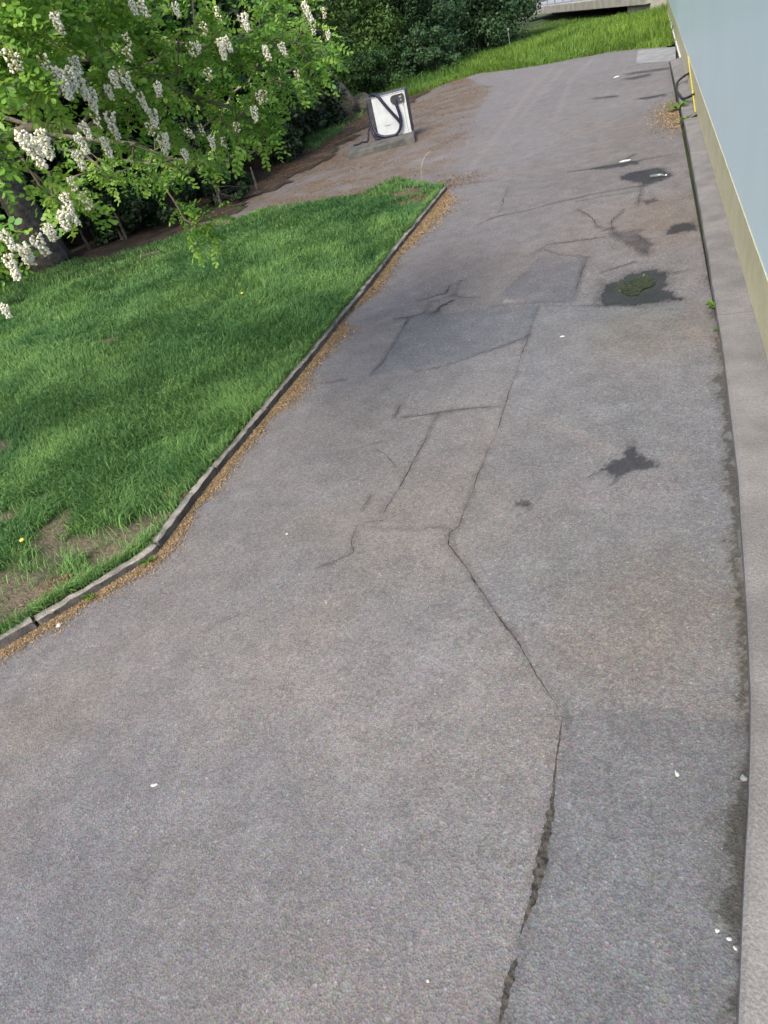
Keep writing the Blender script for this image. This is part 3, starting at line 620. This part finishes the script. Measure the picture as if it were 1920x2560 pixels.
# faint dark lettering, too small to read
mb = MB(); xx = W_*.24
for i, (hw, hh_) in enumerate(((.018,.03),(.014,.022),(.016,.024),(.013,.022),(.016,.024),(.014,.022),(.018,.026))):
    z0 = H_*.275
    mb.box(xx, xx + .007, -.0158, -.0122, z0, z0 + hh_); mb.box(xx + .007, xx + hw*1.2, -.0158, -.0122, z0 + (hh_*.4 if i % 2 else hh_*.75), z0 + (hh_*.4 if i % 2 else hh_*.75) + .006); 
    if i in (1, 3, 4): mb.box(xx + hw*.9, xx + hw*.9 + .006, -.0158, -.0122, z0, z0 + hh_*.8)
    xx += hw*1.5 + .004
mb.build('lettering', MA['print'], fp)
hz = [(W_*.70, -.06, H_*.83), (W_*.72, -.09, H_*.70), (W_*.755, -.10, H_*.52), (W_*.76, -.10, H_*.35), (W_*.70, -.10, H_*.16), (W_*.55, -.10, H_*.035), (W_*.36, -.09, H_*.0+.03), (W_*.15, -.06, H_*.03+.02), (-.02, -.03, H_*.14), (-.10, .05, H_*.30), (-.15, .12, H_*.52), (-.16, .16, H_*.78), (-.10, .15, H_*.98), (.04, .08, H_+.07), (W_*.22, -.04, H_+.01), (W_*.33, -.075, H_*.86), (W_*.50, -.085, H_*.62), (W_*.65, -.085, H_*.42), (W_*.735, -.085, H_*.28)]
MB().tube(smoothline(hz, 6), .040, 8).build('hose', MA['hose'], va, True)
MB().tube(smoothline([(-.12, .08, .40), (-.25, .05, .30), (-.30, 0, .12), (-.34, -.02, .04), (-.42, -.04, .035), (-.5, -.05, .05), (-.58, -.07, .03)], 6), .027, 8).build('hose', MA['hose'], va, True)
MB().tube(smoothline([(-.10, .06, .38), (-.17, .0, .25), (-.13, -.04, .10), (-.05, -.06, .035), (.05, -.07, .03)], 6), .024, 8).build('hose', MA['hose'], va, True)
MB().box(-.74, -.55, -.115, -.045, .004, .05, .012).build('nozzle', MA['hose'], va)

# ------------------------------------------------------------------ bridge and small far things
b1 = np.array([-5.71, 55.3]); b2 = np.array([-1.18, 43.75]); bu = (b2 - b1)/np.linalg.norm(b2 - b1); bang = math.atan2(bu[1], bu[0])
br = thing('road_bridge', 'pale concrete road bridge with steel railing behind the green verge', 'bridge', (*b1, 0), bang)
BL = np.linalg.norm(b2 - b1); e0, e1 = -10, BL + 3.2
MB().box(e0, e1, .0, 7, .38, .80, .03).build('deck', MA['deck'], br)
MB().box(BL+.2, e1, .25, 6.9, -.4, .38).build('abutment', MA['deck'], br)
MB().box(e0, e1, 2.6, 7, -.4, .38).build('pier_wall', MA['oldslab'], br)
MB().box(e0, e1, .35, 6.8, .80, .812).build('road_surface', MA['roof'], br)
for i in range(13):
    xx = e0 + .6 + i*1.87
    if xx < e1: MB().box(xx, xx + .09, +.08, .15, .80, 1.85).build('railing_post', MA['steel'], br)
for zz in (1.12, 1.46, 1.8):
    MB().box(e0, e1 - .4, .095, .135, zz, zz + .07).build('rail', MA['steel'], br)
p = G([(1102,103)])[0]; mb = MB().tube([(p[0], p[1], .0), (p[0] - .02, p[1], .75)], .016, 7); mb.box(p[0]-.06, p[0]+.03, p[1]-.03, p[1]+.03, .75, .85, .015)
mb.build('marker_post', MA['slab'], label='small pale marker post standing in the grass before the hedge', category='post')

# ------------------------------------------------------------------ trees and shrubs
def leafcloud(clumps, cr, per, size, seed, flat=.7):
    r_ = np.random.default_rng(seed); k = len(clumps)*per
    d = r_.normal(0, 1, (k, 3)); d /= np.linalg.norm(d, axis=1)[:, None]; rad = r_.random(k)**.45
    cc = np.repeat(clumps, per, 0); crr = np.repeat(cr, per)
    c = cc + d*(rad*crr)[:, None]*[1, 1, flat]
    nn = d*.5 + r_.normal(0, .55, (k, 3)) + [0, 0, .55]; nn /= np.linalg.norm(nn, axis=1)[:, None]
    t = np.cross(nn, r_.normal(0, 1, (k, 3))); t /= np.linalg.norm(t, axis=1)[:, None]; bt = np.cross(nn, t)
    s = size*(.6 + .8*r_.random(k))[:, None]
    V = np.stack([c - t*s, c - bt*s*.5 - nn*s*.12, c + t*s - nn*s*.2, c + bt*s*.5 - nn*s*.12], 1).reshape(-1, 3); i = np.arange(k)*4
    va_ = np.clip(np.repeat(r_.random(len(clumps))*.7, per) + r_.normal(.1, .18, k), 0, 1)
    return V, np.stack([i, i+1, i+2, i+3], -1), np.repeat(va_, 4)
def tree(name, label, cat, loc, tr, th_, cc, cr, ncl, per, size, lm, seed, group=None, bark='dbark', clr=.3, lean=(0, 0), stems=1):
    r_ = np.random.default_rng(seed); t = thing(name, label, cat, loc, 0, group)
    cc = np.array(cc, float); cr = np.array(cr, float)
    for s in range(stems):
        ox, oy = ((0, 0) if stems == 1 else r_.normal(0, .3, 2)); mb = MB(); L = []
        for k in range(7):
            f = k/6; L.append((ox + lean[0]*f + (cc[0]*f*f) + r_.normal(0, .02*th_*.3) * (k > 0), oy + lean[1]*f + cc[1]*f*f + r_.normal(0, .02*th_*.3)*(k > 0), -.1 + th_*f))
        rad = [tr*(1.45 if k == 0 else 1.05 - .75*k/6) for k in range(7)]
        mb.tube(smoothline(L, 3), np.interp(np.linspace(0, 6, 19), range(7), rad), 12); mb.build('trunk', MA[bark], t, True)
    d = r_.normal(0, 1, (ncl, 3)); d /= np.linalg.norm(d, axis=1)[:, None]; rr = r_.random(ncl)**.4
    cl = cc + d*rr[:, None]*cr; crr = clr*(.6 + .8*r_.random(ncl))*cr.min()
    lb = MB(); top = np.array(L[4])
    for k in r_.choice(ncl, min(14, ncl), False):
        a = np.array(L[r_.integers(2, 7)]); b = cl[k]; m_ = (a + b)/2 + r_.normal(0, .12, 3)*cr.min()*.5
        lb.tube(smoothline([a, m_, b], 3), np.linspace(tr*.38, tr*.06, 7), 6)
    lb.build('limbs', MA[bark], t, True)
    V, Fq, va_ = leafcloud(cl, crr, per, size, seed + 1)
    keep = np.repeat(V.reshape(-1, 4, 3)[:, :, 2].min(1) > .03, 4)
    obj('crown', mesh('crown', V, Fq[keep[::4]] , MA[lm], attrs=dict(var=va_)), t, kind='stuff')
    return t
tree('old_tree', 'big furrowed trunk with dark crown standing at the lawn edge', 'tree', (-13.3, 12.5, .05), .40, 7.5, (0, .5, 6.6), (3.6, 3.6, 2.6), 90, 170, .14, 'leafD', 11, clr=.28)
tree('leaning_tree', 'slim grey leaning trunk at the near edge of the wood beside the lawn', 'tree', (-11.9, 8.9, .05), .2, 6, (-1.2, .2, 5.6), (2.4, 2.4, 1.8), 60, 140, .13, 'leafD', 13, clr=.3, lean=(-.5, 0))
WD = [  # dark wood behind the lawn; tall crowns and extra bushes added to shade it
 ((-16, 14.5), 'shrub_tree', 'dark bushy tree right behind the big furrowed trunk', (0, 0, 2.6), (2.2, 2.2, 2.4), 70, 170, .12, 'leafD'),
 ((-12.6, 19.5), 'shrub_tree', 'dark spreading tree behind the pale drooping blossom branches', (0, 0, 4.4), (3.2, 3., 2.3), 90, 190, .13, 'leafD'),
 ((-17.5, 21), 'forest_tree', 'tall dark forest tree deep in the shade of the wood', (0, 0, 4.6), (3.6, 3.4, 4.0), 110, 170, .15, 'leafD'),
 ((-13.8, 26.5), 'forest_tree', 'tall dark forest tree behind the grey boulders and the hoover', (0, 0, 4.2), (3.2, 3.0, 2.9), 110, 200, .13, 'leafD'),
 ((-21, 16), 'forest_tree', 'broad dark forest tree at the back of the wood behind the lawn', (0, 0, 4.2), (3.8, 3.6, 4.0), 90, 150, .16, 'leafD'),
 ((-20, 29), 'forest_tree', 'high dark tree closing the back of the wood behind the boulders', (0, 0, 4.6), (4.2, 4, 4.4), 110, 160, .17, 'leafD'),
 ((-13.6, 36.5), 'hedge_shrub', 'mid green arching shrub with pale sprays over the boulders', (0, 0, 2.2), (2.6, 2.6, 2.6), 110, 200, .085, 'leafC'),
 ((-10.6, 38.2), 'hedge_shrub', 'large dark green shrub in the hedge above the grass verge', (0, 0, 2.2), (2.5, 2.4, 2.7), 120, 220, .08, 'leafB'),
 ((-8.6, 44.5), 'hedge_shrub', 'rounded blue green shrub at the end of the hedge beside the bridge', (0, 0, 2.2), (3.2, 2.6, 2.8), 150, 220, .085, 'leafB'),
 ((-15, 45), 'hedge_shrub', 'tall shrub filling the hedge behind the arching shrub', (0, 0, 3.0), (3.6, 3.2, 3.4), 110, 180, .11, 'leafA'),
 ((-11, 50), 'hedge_shrub', 'far shrub closing the hedge next to the bridge deck', (0, 0, 2.8), (3.4, 3.2, 3.2), 100, 180, .11, 'leafB'),
 ((-11.6, 33.6), 'hedge_shrub', 'low leafy bush at the foot of the hedge beside the rough grass', (0, 0, .8), (1.5, 1.2, 1.0), 50, 180, .07, 'leafA'),
 ((-9.3, 35.6), 'hedge_shrub', 'low bush leaning over the verge at the hedge foot', (0, 0, .8), (1.5, 1.2, 1.0), 50, 180, .07, 'leafB'),
 ((-11.2, 17.6), 'understorey_bush', 'low dark bush under the drooping blossom branches', (0, 0, .9), (1.5, 1.3, 1.1), 45, 150, .08, 'leafD'),
 ((-13.4, 15.6), 'understorey_bush', 'dark bush beside the big furrowed trunk', (0, 0, 1.2), (1.7, 1.3, 1.4), 50, 150, .09, 'leafD'),
 ((-11.6, 22.6), 'understorey_bush', 'dark bush in the shade left of the hoover', (0, 0, 1.3), (1.5, 1.6, 1.5), 50, 160, .09, 'leafD'),
 ((-15.2, 10.6), 'understorey_bush', 'dark bush between the big trunk and the leaning trunk', (0, 0, 1.2), (1.6, 1.5, 1.5), 50, 150, .09, 'leafD'),
 ((-11.3, 25.6), 'understorey_bush', 'dark ivy covered bush beside the boulders', (0, 0, 1.1), (1.2, 1.3, 1.3), 45, 150, .08, 'leafD'),
 ((-12.3, 13.9), 'understorey_bush', 'dark bush hugging the right foot of the big furrowed trunk', (0, 0, .7), (1.1, .7, .8), 35, 150, .07, 'leafD'),
 ((-14.6, 13.6), 'understorey_bush', 'dark bush hidden behind the left side of the big furrowed trunk', (0, 0, 1.0), (1.2, .9, 1.1), 35, 150, .08, 'leafD'),
 ((-9.9, 15.9), 'understorey_bush', 'very low dark bush on the woodland floor near the lawn tip', (0, 0, .4), (.8, .7, .5), 25, 130, .06, 'leafD'),
 ((-10.5, 20.2), 'understorey_bush', 'low dark bush at the edge of the brown litter', (0, 0, .8), (1.1, 1.3, .9), 35, 150, .07, 'leafD'),
 ((-11.4, 14.6), 'understorey_bush', 'small dark bush behind the back edge of the lawn', (0, 0, .7), (1.2, .9, .8), 35, 150, .07, 'leafD'),
 ((-15.8, 17.2), 'shrub_tree', 'thin understorey bush in the dark behind the lawn', (0, 0, 1.4), (1.6, 1.6, 1.3), 40, 130, .09, 'leafD'),
]
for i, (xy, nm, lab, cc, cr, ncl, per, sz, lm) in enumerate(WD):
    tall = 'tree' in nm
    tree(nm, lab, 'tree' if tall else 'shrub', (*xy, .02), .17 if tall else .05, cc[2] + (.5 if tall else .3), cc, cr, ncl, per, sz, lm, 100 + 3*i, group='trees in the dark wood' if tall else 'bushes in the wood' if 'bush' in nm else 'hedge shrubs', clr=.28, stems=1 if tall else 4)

def boulder(loc, s, seed, label):
    import bmesh
    bm = bmesh.new(); bmesh.ops.create_icosphere(bm, subdivisions=4, radius=1); r_ = np.random.default_rng(seed); ph = r_.random(3)*50
    for v in bm.verts:
        c = v.co; k = 1 + .55*(float(fbm(np.array([c.x*1.3+ph[0]]), np.array([c.y*1.3+c.z+ph[1]]), 1.1, seed)[0]) - .5) + .25*(float(vn(np.array([c.x*4+ph[2]]), np.array([c.z*4+c.y*2]), 1, seed+3)[0]) - .5)
        v.co = Vector((c.x*s[0]*k, c.y*s[1]*k, max(c.z*k, -.35)*s[2]))
    me = bpy.data.meshes.new('boulder'); bm.to_mesh(me); bm.free(); me.materials.append(MA['rock']); me.polygons.foreach_set('use_smooth', np.ones(len(me.polygons), bool))
    o = obj('boulder', me, label=label, category='boulder'); o.location = (*loc, s[2]*.3); return o
q = G([(745,215),(778,200),(762,190)])
boulder((-11.3, 28.2), (.55, .5, .9), 3, 'upright rugged grey brown boulder behind the hoover')
boulder((-10.6, 28.9), (.65, .5, .5), 5, 'squat mossy boulder leaning against the upright rugged boulder')
boulder((-9.9, 29.8), (.4, .4, .3), 8, 'smallest grey boulder at the right end of the boulder heap')

# ------------------------------------------------------------------ flowering robinia reaching in over the lawn
rob = thing('robinia_tree', 'flowering robinia with white blossom clusters and bright pinnate leaves above the lawn', 'tree', (0, 0, 0))
TB = np.array([-7.6, 2.0, 0]); FK = np.array([-7.2, 2.4, 2.5])
MB().tube(smoothline([TB - [0, 0, .1], TB + [.05, .1, .8], TB + [.2, .2, 1.6], FK, FK + [.2, .4, 1.2], FK + [.1, .8, 2.6]], 4), np.interp(np.arange(21), [0, 4, 12, 20], [.30, .22, .19, .07]), 14).build('trunk', MA['bark'], rob, True)
CP = [(-140,-120),(735,-120),(730,70),(716,130),(690,185),(640,245),(590,300),(545,335),(490,375),(420,390),(330,395),(260,390),(190,385),(190,425),(165,465),(110,498),(60,530),(18,560),(-20,585),(-140,600)]
def d0(q): return 3.5 + 2.3*np.clip(q[:, 0], 0, 720)/720 + .5*np.clip(1 - q[:, 1]/500, 0, 1)
lo, hi = np.array([-140, -120]), np.array([735, 720])
tq = lo + rng.random((7000, 2))*(hi - lo); tq = tq[inside(tq, CP)]; tq = tq[rng.random(len(tq)) < np.clip((fbm(tq[:, 0], tq[:, 1], .011, 131) - .44)*7, .015, 1)]
hole = inside(tq, [(-140,300),(40,230),(110,300),(60,400),(150,380),(100,440),(-140,480)]); tq = tq[~hole | (rng.random(len(tq)) < .15)][:570]
dep = d0(tq) + rng.exponential(.5, len(tq)) + np.where(rng.random(len(tq)) < .12, rng.random(len(tq))*2.5, 0)
bot = (tq[:, 1] > 330) & (tq[:, 0] > 180); dep[bot] += 1.2
T = P(tq, dep)
sq = np.array([(400,450),(440,445),(470,470),(430,490),(415,520),(450,500),(465,530),(430,550),(410,480),(445,470),(470,445),(380,440)]); T2 = P(sq, 6.3 + rng.random(len(sq))*.5)
up = np.c_[rng.uniform(-10, -2.2, 500), rng.uniform(-.5, 9, 500), rng.uniform(3.6, 7, 500)]
pu = proj(up); fin = (pu[:, 0] > -40) & (pu[:, 0] < 1700) & (pu[:, 1] > -60) & (pu[:, 1] < 2300); up = up[~fin & ~((up[:, 1] < 4) & (up[:, 0] > -6))][:160]
T = np.concatenate([T, T2, up])
# skeleton: greedy growth from main limbs
nodes = []; par = []
def addpath(a, pts):
    for p in pts: nodes.append(np.array(p)); par.append(a); a = len(nodes) - 1
    return a
nodes.append(FK); par.append(-1); nodes.append(FK + [.2, .4, 1.2]); par.append(0)
limbs = [((700,95), 6.4), ((560,270), 5.8), ((320,300), 4.9), ((40,505), 3.9), ((330,60), 5.2), ((600,-20), 6.6), ((160,180), 4.4), ((420,350), 6.4)]
for i, (qq, d) in enumerate(limbs):
    e_ = P([qq], d)[0]; st_ = nodes[i % 2]; m1 = st_ + (e_ - st_)*.4 + [0, 0, .45] + rng.normal(0, .15, 3); m2 = st_ + (e_ - st_)*.75 + [0, 0, .3] + rng.normal(0, .12, 3)
    pp = smoothline([st_, m1, m2, e_], 5)[1:]; pp = pp + rng.normal(0, .025, pp.shape); addpath(i % 2, pp)
order = np.argsort(np.linalg.norm(T - FK, axis=1)); tips = []
NA = np.array(nodes)
for k in order:
    t = T[k]; dd_ = np.linalg.norm(NA - t, axis=1) + .35*np.clip(np.linalg.norm(NA - FK, axis=1) - np.linalg.norm(t - FK) + .1, 0, 9); j = int(np.argmin(dd_)); a = NA[j]; L_ = np.linalg.norm(t - a)
    if L_ < .05: continue
    ns = max(1, int(L_/.16)); s_ = np.linspace(0, 1, ns + 1)[1:]
    pth = a + (t - a)*s_[:, None] + np.c_[np.zeros((ns, 2)), .12*L_*np.sin(s_*np.pi)] + rng.normal(0, .022, (ns, 3))*(s_ < 1)[:, None]
    st0 = len(nodes); addpath(j, pth); tips.append((len(nodes) - 1, st0)); NA = np.vstack([NA, pth])
par = np.array(par); cnt = np.zeros(len(nodes)); 
for i, _ in tips: cnt[i] += 1
for i in range(len(nodes) - 1, 0, -1):
    if par[i] >= 0: cnt[par[i]] += max(cnt[i], .2)
rad = np.clip(.0028*np.maximum(cnt, 1)**.5, .0028, .07)
kids = [[] for _ in nodes]
for i, p_ in enumerate(par):
    if p_ >= 0: kids[p_].append(i)
mbL, mbT = MB(), MB(); stack = [(0, None)]
while stack:
    i, frm = stack.pop(); ch = [i] if frm is None else [frm, i]
    while True:
        ks = sorted(kids[ch[-1]], key=lambda q_: -cnt[q_])
        for k_ in ks[1:]: stack.append((k_, ch[-1]))
        if not ks: break
        ch.append(ks[0])
    if len(ch) > 1:
        big = rad[ch[1]] > .012
        rr = [min(rad[c_], rad[ch[1]]) for c_ in ch]
        (mbL if big else mbT).tube([nodes[c_] for c_ in ch], rr, 7 if big else 4)
mbL.build('limbs', MA['bark'], rob, True); o = mbT.build('twigs', MA['twig'], rob, True, kind='stuff')
# pinnate leaves
def leaf_mesh(seed):
    r_ = np.random.default_rng(seed); npair = r_.integers(5, 8); L_ = .15 + .05*r_.random(); V = []; Fc = []
    droop = .25 + .5*r_.random(); side = r_.normal(0, .12)
    def pos(t): return np.array([L_*t*(1 - .15*t), side*L_*t*t, -droop*L_*t*t])
    for t in np.linspace(0, 1, 5)[:-1]:
        a, b_ = pos(t), pos(t + .25); k = len(V); V += [a + [0, .0012, 0], a - [0, .0012, 0], b_ - [0, .001, 0], b_ + [0, .001, 0]]; Fc += [(k, k+1, k+2), (k, k+2, k+3)]
    items = [(t, s) for t in np.linspace(.22, .93, npair) for s in (-1, 1)] + [(1., 0)]
    for t, s in items:
        c = pos(t); ll = (.032 + .014*r_.random())*(1 if t < .95 else 1.1); ww = ll*.30
        dx = np.array([.35, .94*s, -.18 - .25*r_.random()]) if s else np.array([.95, .1, -.4]); dx += r_.normal(0, .2, 3); dx /= np.linalg.norm(dx)
        nn = np.array([0, -.1*s, 1.]) + r_.normal(0, .35, 3); sd_ = np.cross(nn, dx); sd_ /= np.linalg.norm(sd_); k = len(V)
        V += [c, c + dx*ll*.3 + sd_*ww*.85, c + dx*ll*.3 - sd_*ww*.85, c + dx*ll*.72 + sd_*ww, c + dx*ll*.72 - sd_*ww, c + dx*ll]
        Fc += [(k, k+2, k+1), (k+1, k+2, k+4), (k+1, k+4, k+3), (k+3, k+4, k+5)]
    return np.array(V), np.array(Fc)
LV = [leaf_mesh(200 + k) for k in range(8)]
frames = []
for ti, s0 in tips:
    tip = nodes[ti]; a = nodes[par[ti]]; ax = tip - a; ax /= np.linalg.norm(ax) + 1e-9
    nl = rng.integers(4, 8); b_ = nodes[par[par[ti]]] if par[par[ti]] >= 0 else a
    for k in range(nl):
        f = rng.random(); pnt = tip*(1-f) + (a if f < .5 else b_)*f; az_ = k*2.4 + rng.normal(0, .5)
        dx = ax*.5 + np.array([math.cos(az_), math.sin(az_), rng.normal(-.05, .25)]); dx /= np.linalg.norm(dx)
        nn = np.array([.1, -.25, 1.]) + rng.normal(0, .4, 3); sy = np.cross(nn, dx); sy /= np.linalg.norm(sy); nz = np.cross(dx, sy)
        frames.append((pnt, np.stack([dx, sy, nz], 1)*(.65 + .5*rng.random()), rng.integers(0, 8)))
cp_ = np.array([f[0] for f in frames]); pr = proj(cp_); vsb = (pr[:, 0] > 5) & (pr[:, 0] < 1650) & (pr[:, 1] > 5)
dist = np.where(vsb, np.linalg.norm(cp_ - [0, 0, CH], axis=1), 99); near = set(np.argsort(dist)[:285].tolist())
LM = [mesh('leaf', V, Fc, MA['leaf'], False, dict(var=np.clip(np.full(len(V), .25 + .09*k) + np.random.default_rng(k).normal(0, .08, len(V)), 0, 1))) for k, (V, Fc) in enumerate(LV)]
Vs, Fs, As, b0 = [], [], [], 0
for i, (pnt, Mx, k) in enumerate(frames):
    if i in near:
        o = obj('leaf', LM[k], rob); m4 = Matrix.Identity(4)
        for r in range(3):
            for c_ in range(3): m4[r][c_] = Mx[r][c_]
            m4[r][3] = pnt[r]
        o.matrix_local = m4
    else:
        V, Fc = LV[k]; Vs.append(V @ Mx.T + pnt); Fs.append(Fc + b0); b0 += len(V); As.append(np.clip(np.full(len(V), rng.normal(.42, .26)), 0, 1))
obj('foliage', mesh('foliage', np.concatenate(Vs), np.concatenate(Fs), MA['leaf'], attrs=dict(var=np.concatenate(As))), rob, kind='stuff')
# blossom clusters
def raceme(seed, L_, full):
    r_ = np.random.default_rng(seed); V = []; Fc = []; mi = []; va_ = []
    n_ = int(62*full*L_/.13)
    for i in range(n_):
        t = (i + r_.random())/n_; az_ = i*2.4 + r_.normal(0, .3); rr = (.040*(1 - .5*t)*min(1, .5 + t*4))*(.6 + .5*r_.random())
        c = np.array([rr*math.cos(az_), rr*math.sin(az_), -L_*t - .01*r_.random()]); out = np.array([math.cos(az_), math.sin(az_), -.45]); out /= np.linalg.norm(out)
        white = r_.random() < (.84 if full > .8 else .4)
        s = (.0185 if white else .011)*(.75 + .5*r_.random())
        tt = np.cross(out, r_.normal(0, 1, 3)); tt /= np.linalg.norm(tt); bb = np.cross(out, tt); k = len(V); s *= .8
        V += [c + out*s, c + tt*s*.9 + out*s*.2*r_.normal(), c + bb*s*.7, c - tt*s*.9 + out*s*.2*r_.normal(), c - bb*s*.7, c - out*s*.7]
        f_ = [(0, 1, 2), (0, 2, 3), (0, 3, 4), (0, 4, 1), (5, 2, 1), (5, 3, 2), (5, 4, 3), (5, 1, 4)]; Fc += [tuple(k + q_ for q_ in t_) for t_ in f_]; mi += [0 if white else 1]*8; va_ += [r_.random()]*6
    k = len(V); V += [np.array(v) for v in ((.0015, 0, .03), (-.0015, 0, .03), (0, .001, -L_))]; Fc += [(k, k+1, k+2)]; mi += [1]; va_ += [.2]*3
    me = mesh('flower_cluster', np.array(V), np.array(Fc), MA['petal'], False, dict(var=np.array(va_))); me.materials.append(MA['calyx'])
    me.polygons.foreach_set('material_index', np.array(mi, np.int32)); me.update(); return me
RF = [raceme(300 + k, .12 + .012*k, 1.) for k in range(5)]; RH = [raceme(320 + k, .11 + .012*k, .6) for k in range(3)]
Z1 = lambda x_, y_: (x_*.5425/Q, y_*.5425/Q)
full = [(600,0),(640,0),(800,10),(1120,60),(1395,10),(1510,140),(1290,195),(1215,210),(1035,165),(1008,175),(905,190),(330,255),(240,305),(270,345),(345,335),(510,325),(565,330),(488,390),(415,405),(640,425),(725,375),(498,510),(515,570),(372,560),(180,595),(85,600),(140,670),(345,695),(755,610),(735,620),(840,685),(970,620),(1165,490),(290,890),(295,945),(210,1030),(152,1080),(95,1120),(5,1060),(32,1170),(8,1400),(245,50),(700,500),(350,615),(470,630),(125,620),(160,640),(265,320),(310,300),(1022,190),(285,970),(200,1040),(90,1140)]
half = [(925,100),(570,150),(865,190),(990,30),(1105,60),(1490,30),(1020,630),(370,880),(190,240),(680,560),(855,590),(1360,320),(1210,410),(60,240),(20,215),(570,215),(320,810),(430,510),(950,310),(1180,420),(915,570),(1085,560),(1440,110),(300,880),(530,300)]
for lst, RR in ((full, RF), (half, RH)):
    for i, (a_, b_) in enumerate(lst):
        q_ = np.array([Z1(a_, b_)]); d = d0(q_)[0] - .32 + rng.random()*.2
        o = obj('flower_cluster', RR[i % len(RR)], rob); o.location = P(q_, d)[0]; o.rotation_euler = (rng.normal(0, .12), rng.normal(0, .12), rng.random()*6.3); s_ = .48 + .28*rng.random(); o.scale = (s_, s_, s_)

# ------------------------------------------------------------------ litter
def scrap(q, sx, sy, sz, m, name, label, cat, rz=None):
    p = G([q])[0]; k = 8; a = np.linspace(0, 2*np.pi, k, endpoint=False); rr = .7 + .4*rng.random(k)
    V = [(0, 0, sz)] + [(sx*rr[i]*math.cos(a[i]), sy*rr[i]*math.sin(a[i]), sz*(.2 + .5*rng.random())) for i in range(k)] + [(sx*.8*rr[i]*math.cos(a[i]), sy*.8*rr[i]*math.sin(a[i]), 0) for i in range(k)]
    Fc = [(0, 1+i, 1+(i+1) % k) for i in range(k)] + [(1+i, 9+i, 9+(i+1) % k, 1+(i+1) % k) for i in range(k)] + [tuple(range(9+k-1, 8, -1))]
    o = obj(name, mesh(name, V, Fc, MA[m]), label=label, category=cat); o.location = (*p, zg(p[:1], p[1:])[0] + .003); o.rotation_euler = (0, 0, rng.random()*6 if rz is None else rz)
scrap((333,1697), .022, .012, .008, 'paper', 'paper_scrap', 'crumpled white paper scrap lying alone on the bare grey asphalt', 'litter', .3)
scrap((1350,350), .10, .035, .03, 'paper', 'paper_scrap', 'white rolled paper scrap on the dark streak beyond the wet pothole', 'litter', .1)
scrap((1215,728), .028, .014, .01, 'paper', 'paper_scrap', 'small white scrap on the asphalt between the puddle and the patch', 'litter', .3)
scrap((1332,168), .1, .06, .04, 'paper', 'paper_scrap', 'white scrap on the driveway near the far concrete pavement', 'litter', .3)
scrap((620,1155), .012, .01, .008, 'paper', 'pebble', 'single white pebble on the asphalt beside the lawn kerb', 'pebble')
scrap((1462,1674), .016, .009, .008, 'paper', 'pebble', 'oval white pebble on the dark asphalt strip between crack and ledge', 'pebble')
scrap((925,2120), .008, .007, .006, 'paper', 'pebble', 'tiny white pebble on the asphalt left of the wide tarred crack', 'pebble')
scrap((128,1352), .028, .02, .014, 'paper', 'pebble', 'pale stone lying in the blossom drift at the kerb foot', 'stone')
scrap((1607,1683), .02, .016, .015, 'slab', 'pebble', 'broken concrete crumb in the gutter of the ledge', 'stone')
for q in ((1588,2050), (1575,2030), (1549,2012)): 
    scrap(q, .009, .007, .006, 'paper', 'pebble', 'pale round pebble beside the gutter at the ledge foot', 'pebble'); bpy.data.objects[-1] if False else None
for o in list(COL.objects):
    if o.get('label') == 'pale round pebble beside the gutter at the ledge foot': o['group'] = 'pebbles by the gutter'
scrap((705,1303), .016, .008, .006, 'straw', 'fallen_leaf', 'small yellowed leaf on the asphalt below the bend of cracks', 'leaf')
scrap((337,537), .1, .05, .06, 'paper', 'paper_scrap', 'white scraps of paper on the shaded lawn near the big trunk', 'litter')
p = G([(1420,383)])[0]; mb = MB(); mb.tube([(-.16, 0, .035), (.06, .02, .035), (.10, .024, .03), (.13, .026, .018), (.16, .028, .017)], [.034, .035, .03, .015, .014], 10)
bt = thing('plastic_bottle', 'clear plastic bottle lying in the wet pothole near the ledge', 'bottle', (*p, zg(p[:1], p[1:])[0]), -.2)
bt.scale = (.65,)*3; mb.build('bottle', MA['glass'], bt, True); MB().tube([(.161, .0285, .017), (.20, .03, .017)], .02, 10).build('cap', MA['paper'], bt)
# pale grit scattered over the asphalt
k = 900; gp = scatter(np.array([(-3.2, 1.5), (-2.2, -.3), (.25, .6), (.6, 5), (.6, 13), (-3.2, 13)]), k, lambda p: np.clip(2.5/np.linalg.norm(p, axis=1), .1, 1)); s = .0018 + .0022*rng.random(k)**2
oc = np.array([(1,0,0),(0,1,0),(-1,0,0),(0,-1,0),(0,0,.8)]); V = (oc[None]*s[:, None, None] + np.c_[gp, zg(gp[:, 0], gp[:, 1]) + .001][:, None]).reshape(-1, 3); i = np.arange(k)*5
Fc = np.concatenate([np.stack([i + a, i + b, i + 4], -1) for a, b in ((0, 1), (1, 2), (2, 3), (3, 0))])
obj('pale_grit', mesh('pale_grit', V, Fc, MA['slab']), kind='stuff', label='pale grit grains scattered over the grey asphalt', category='grit')
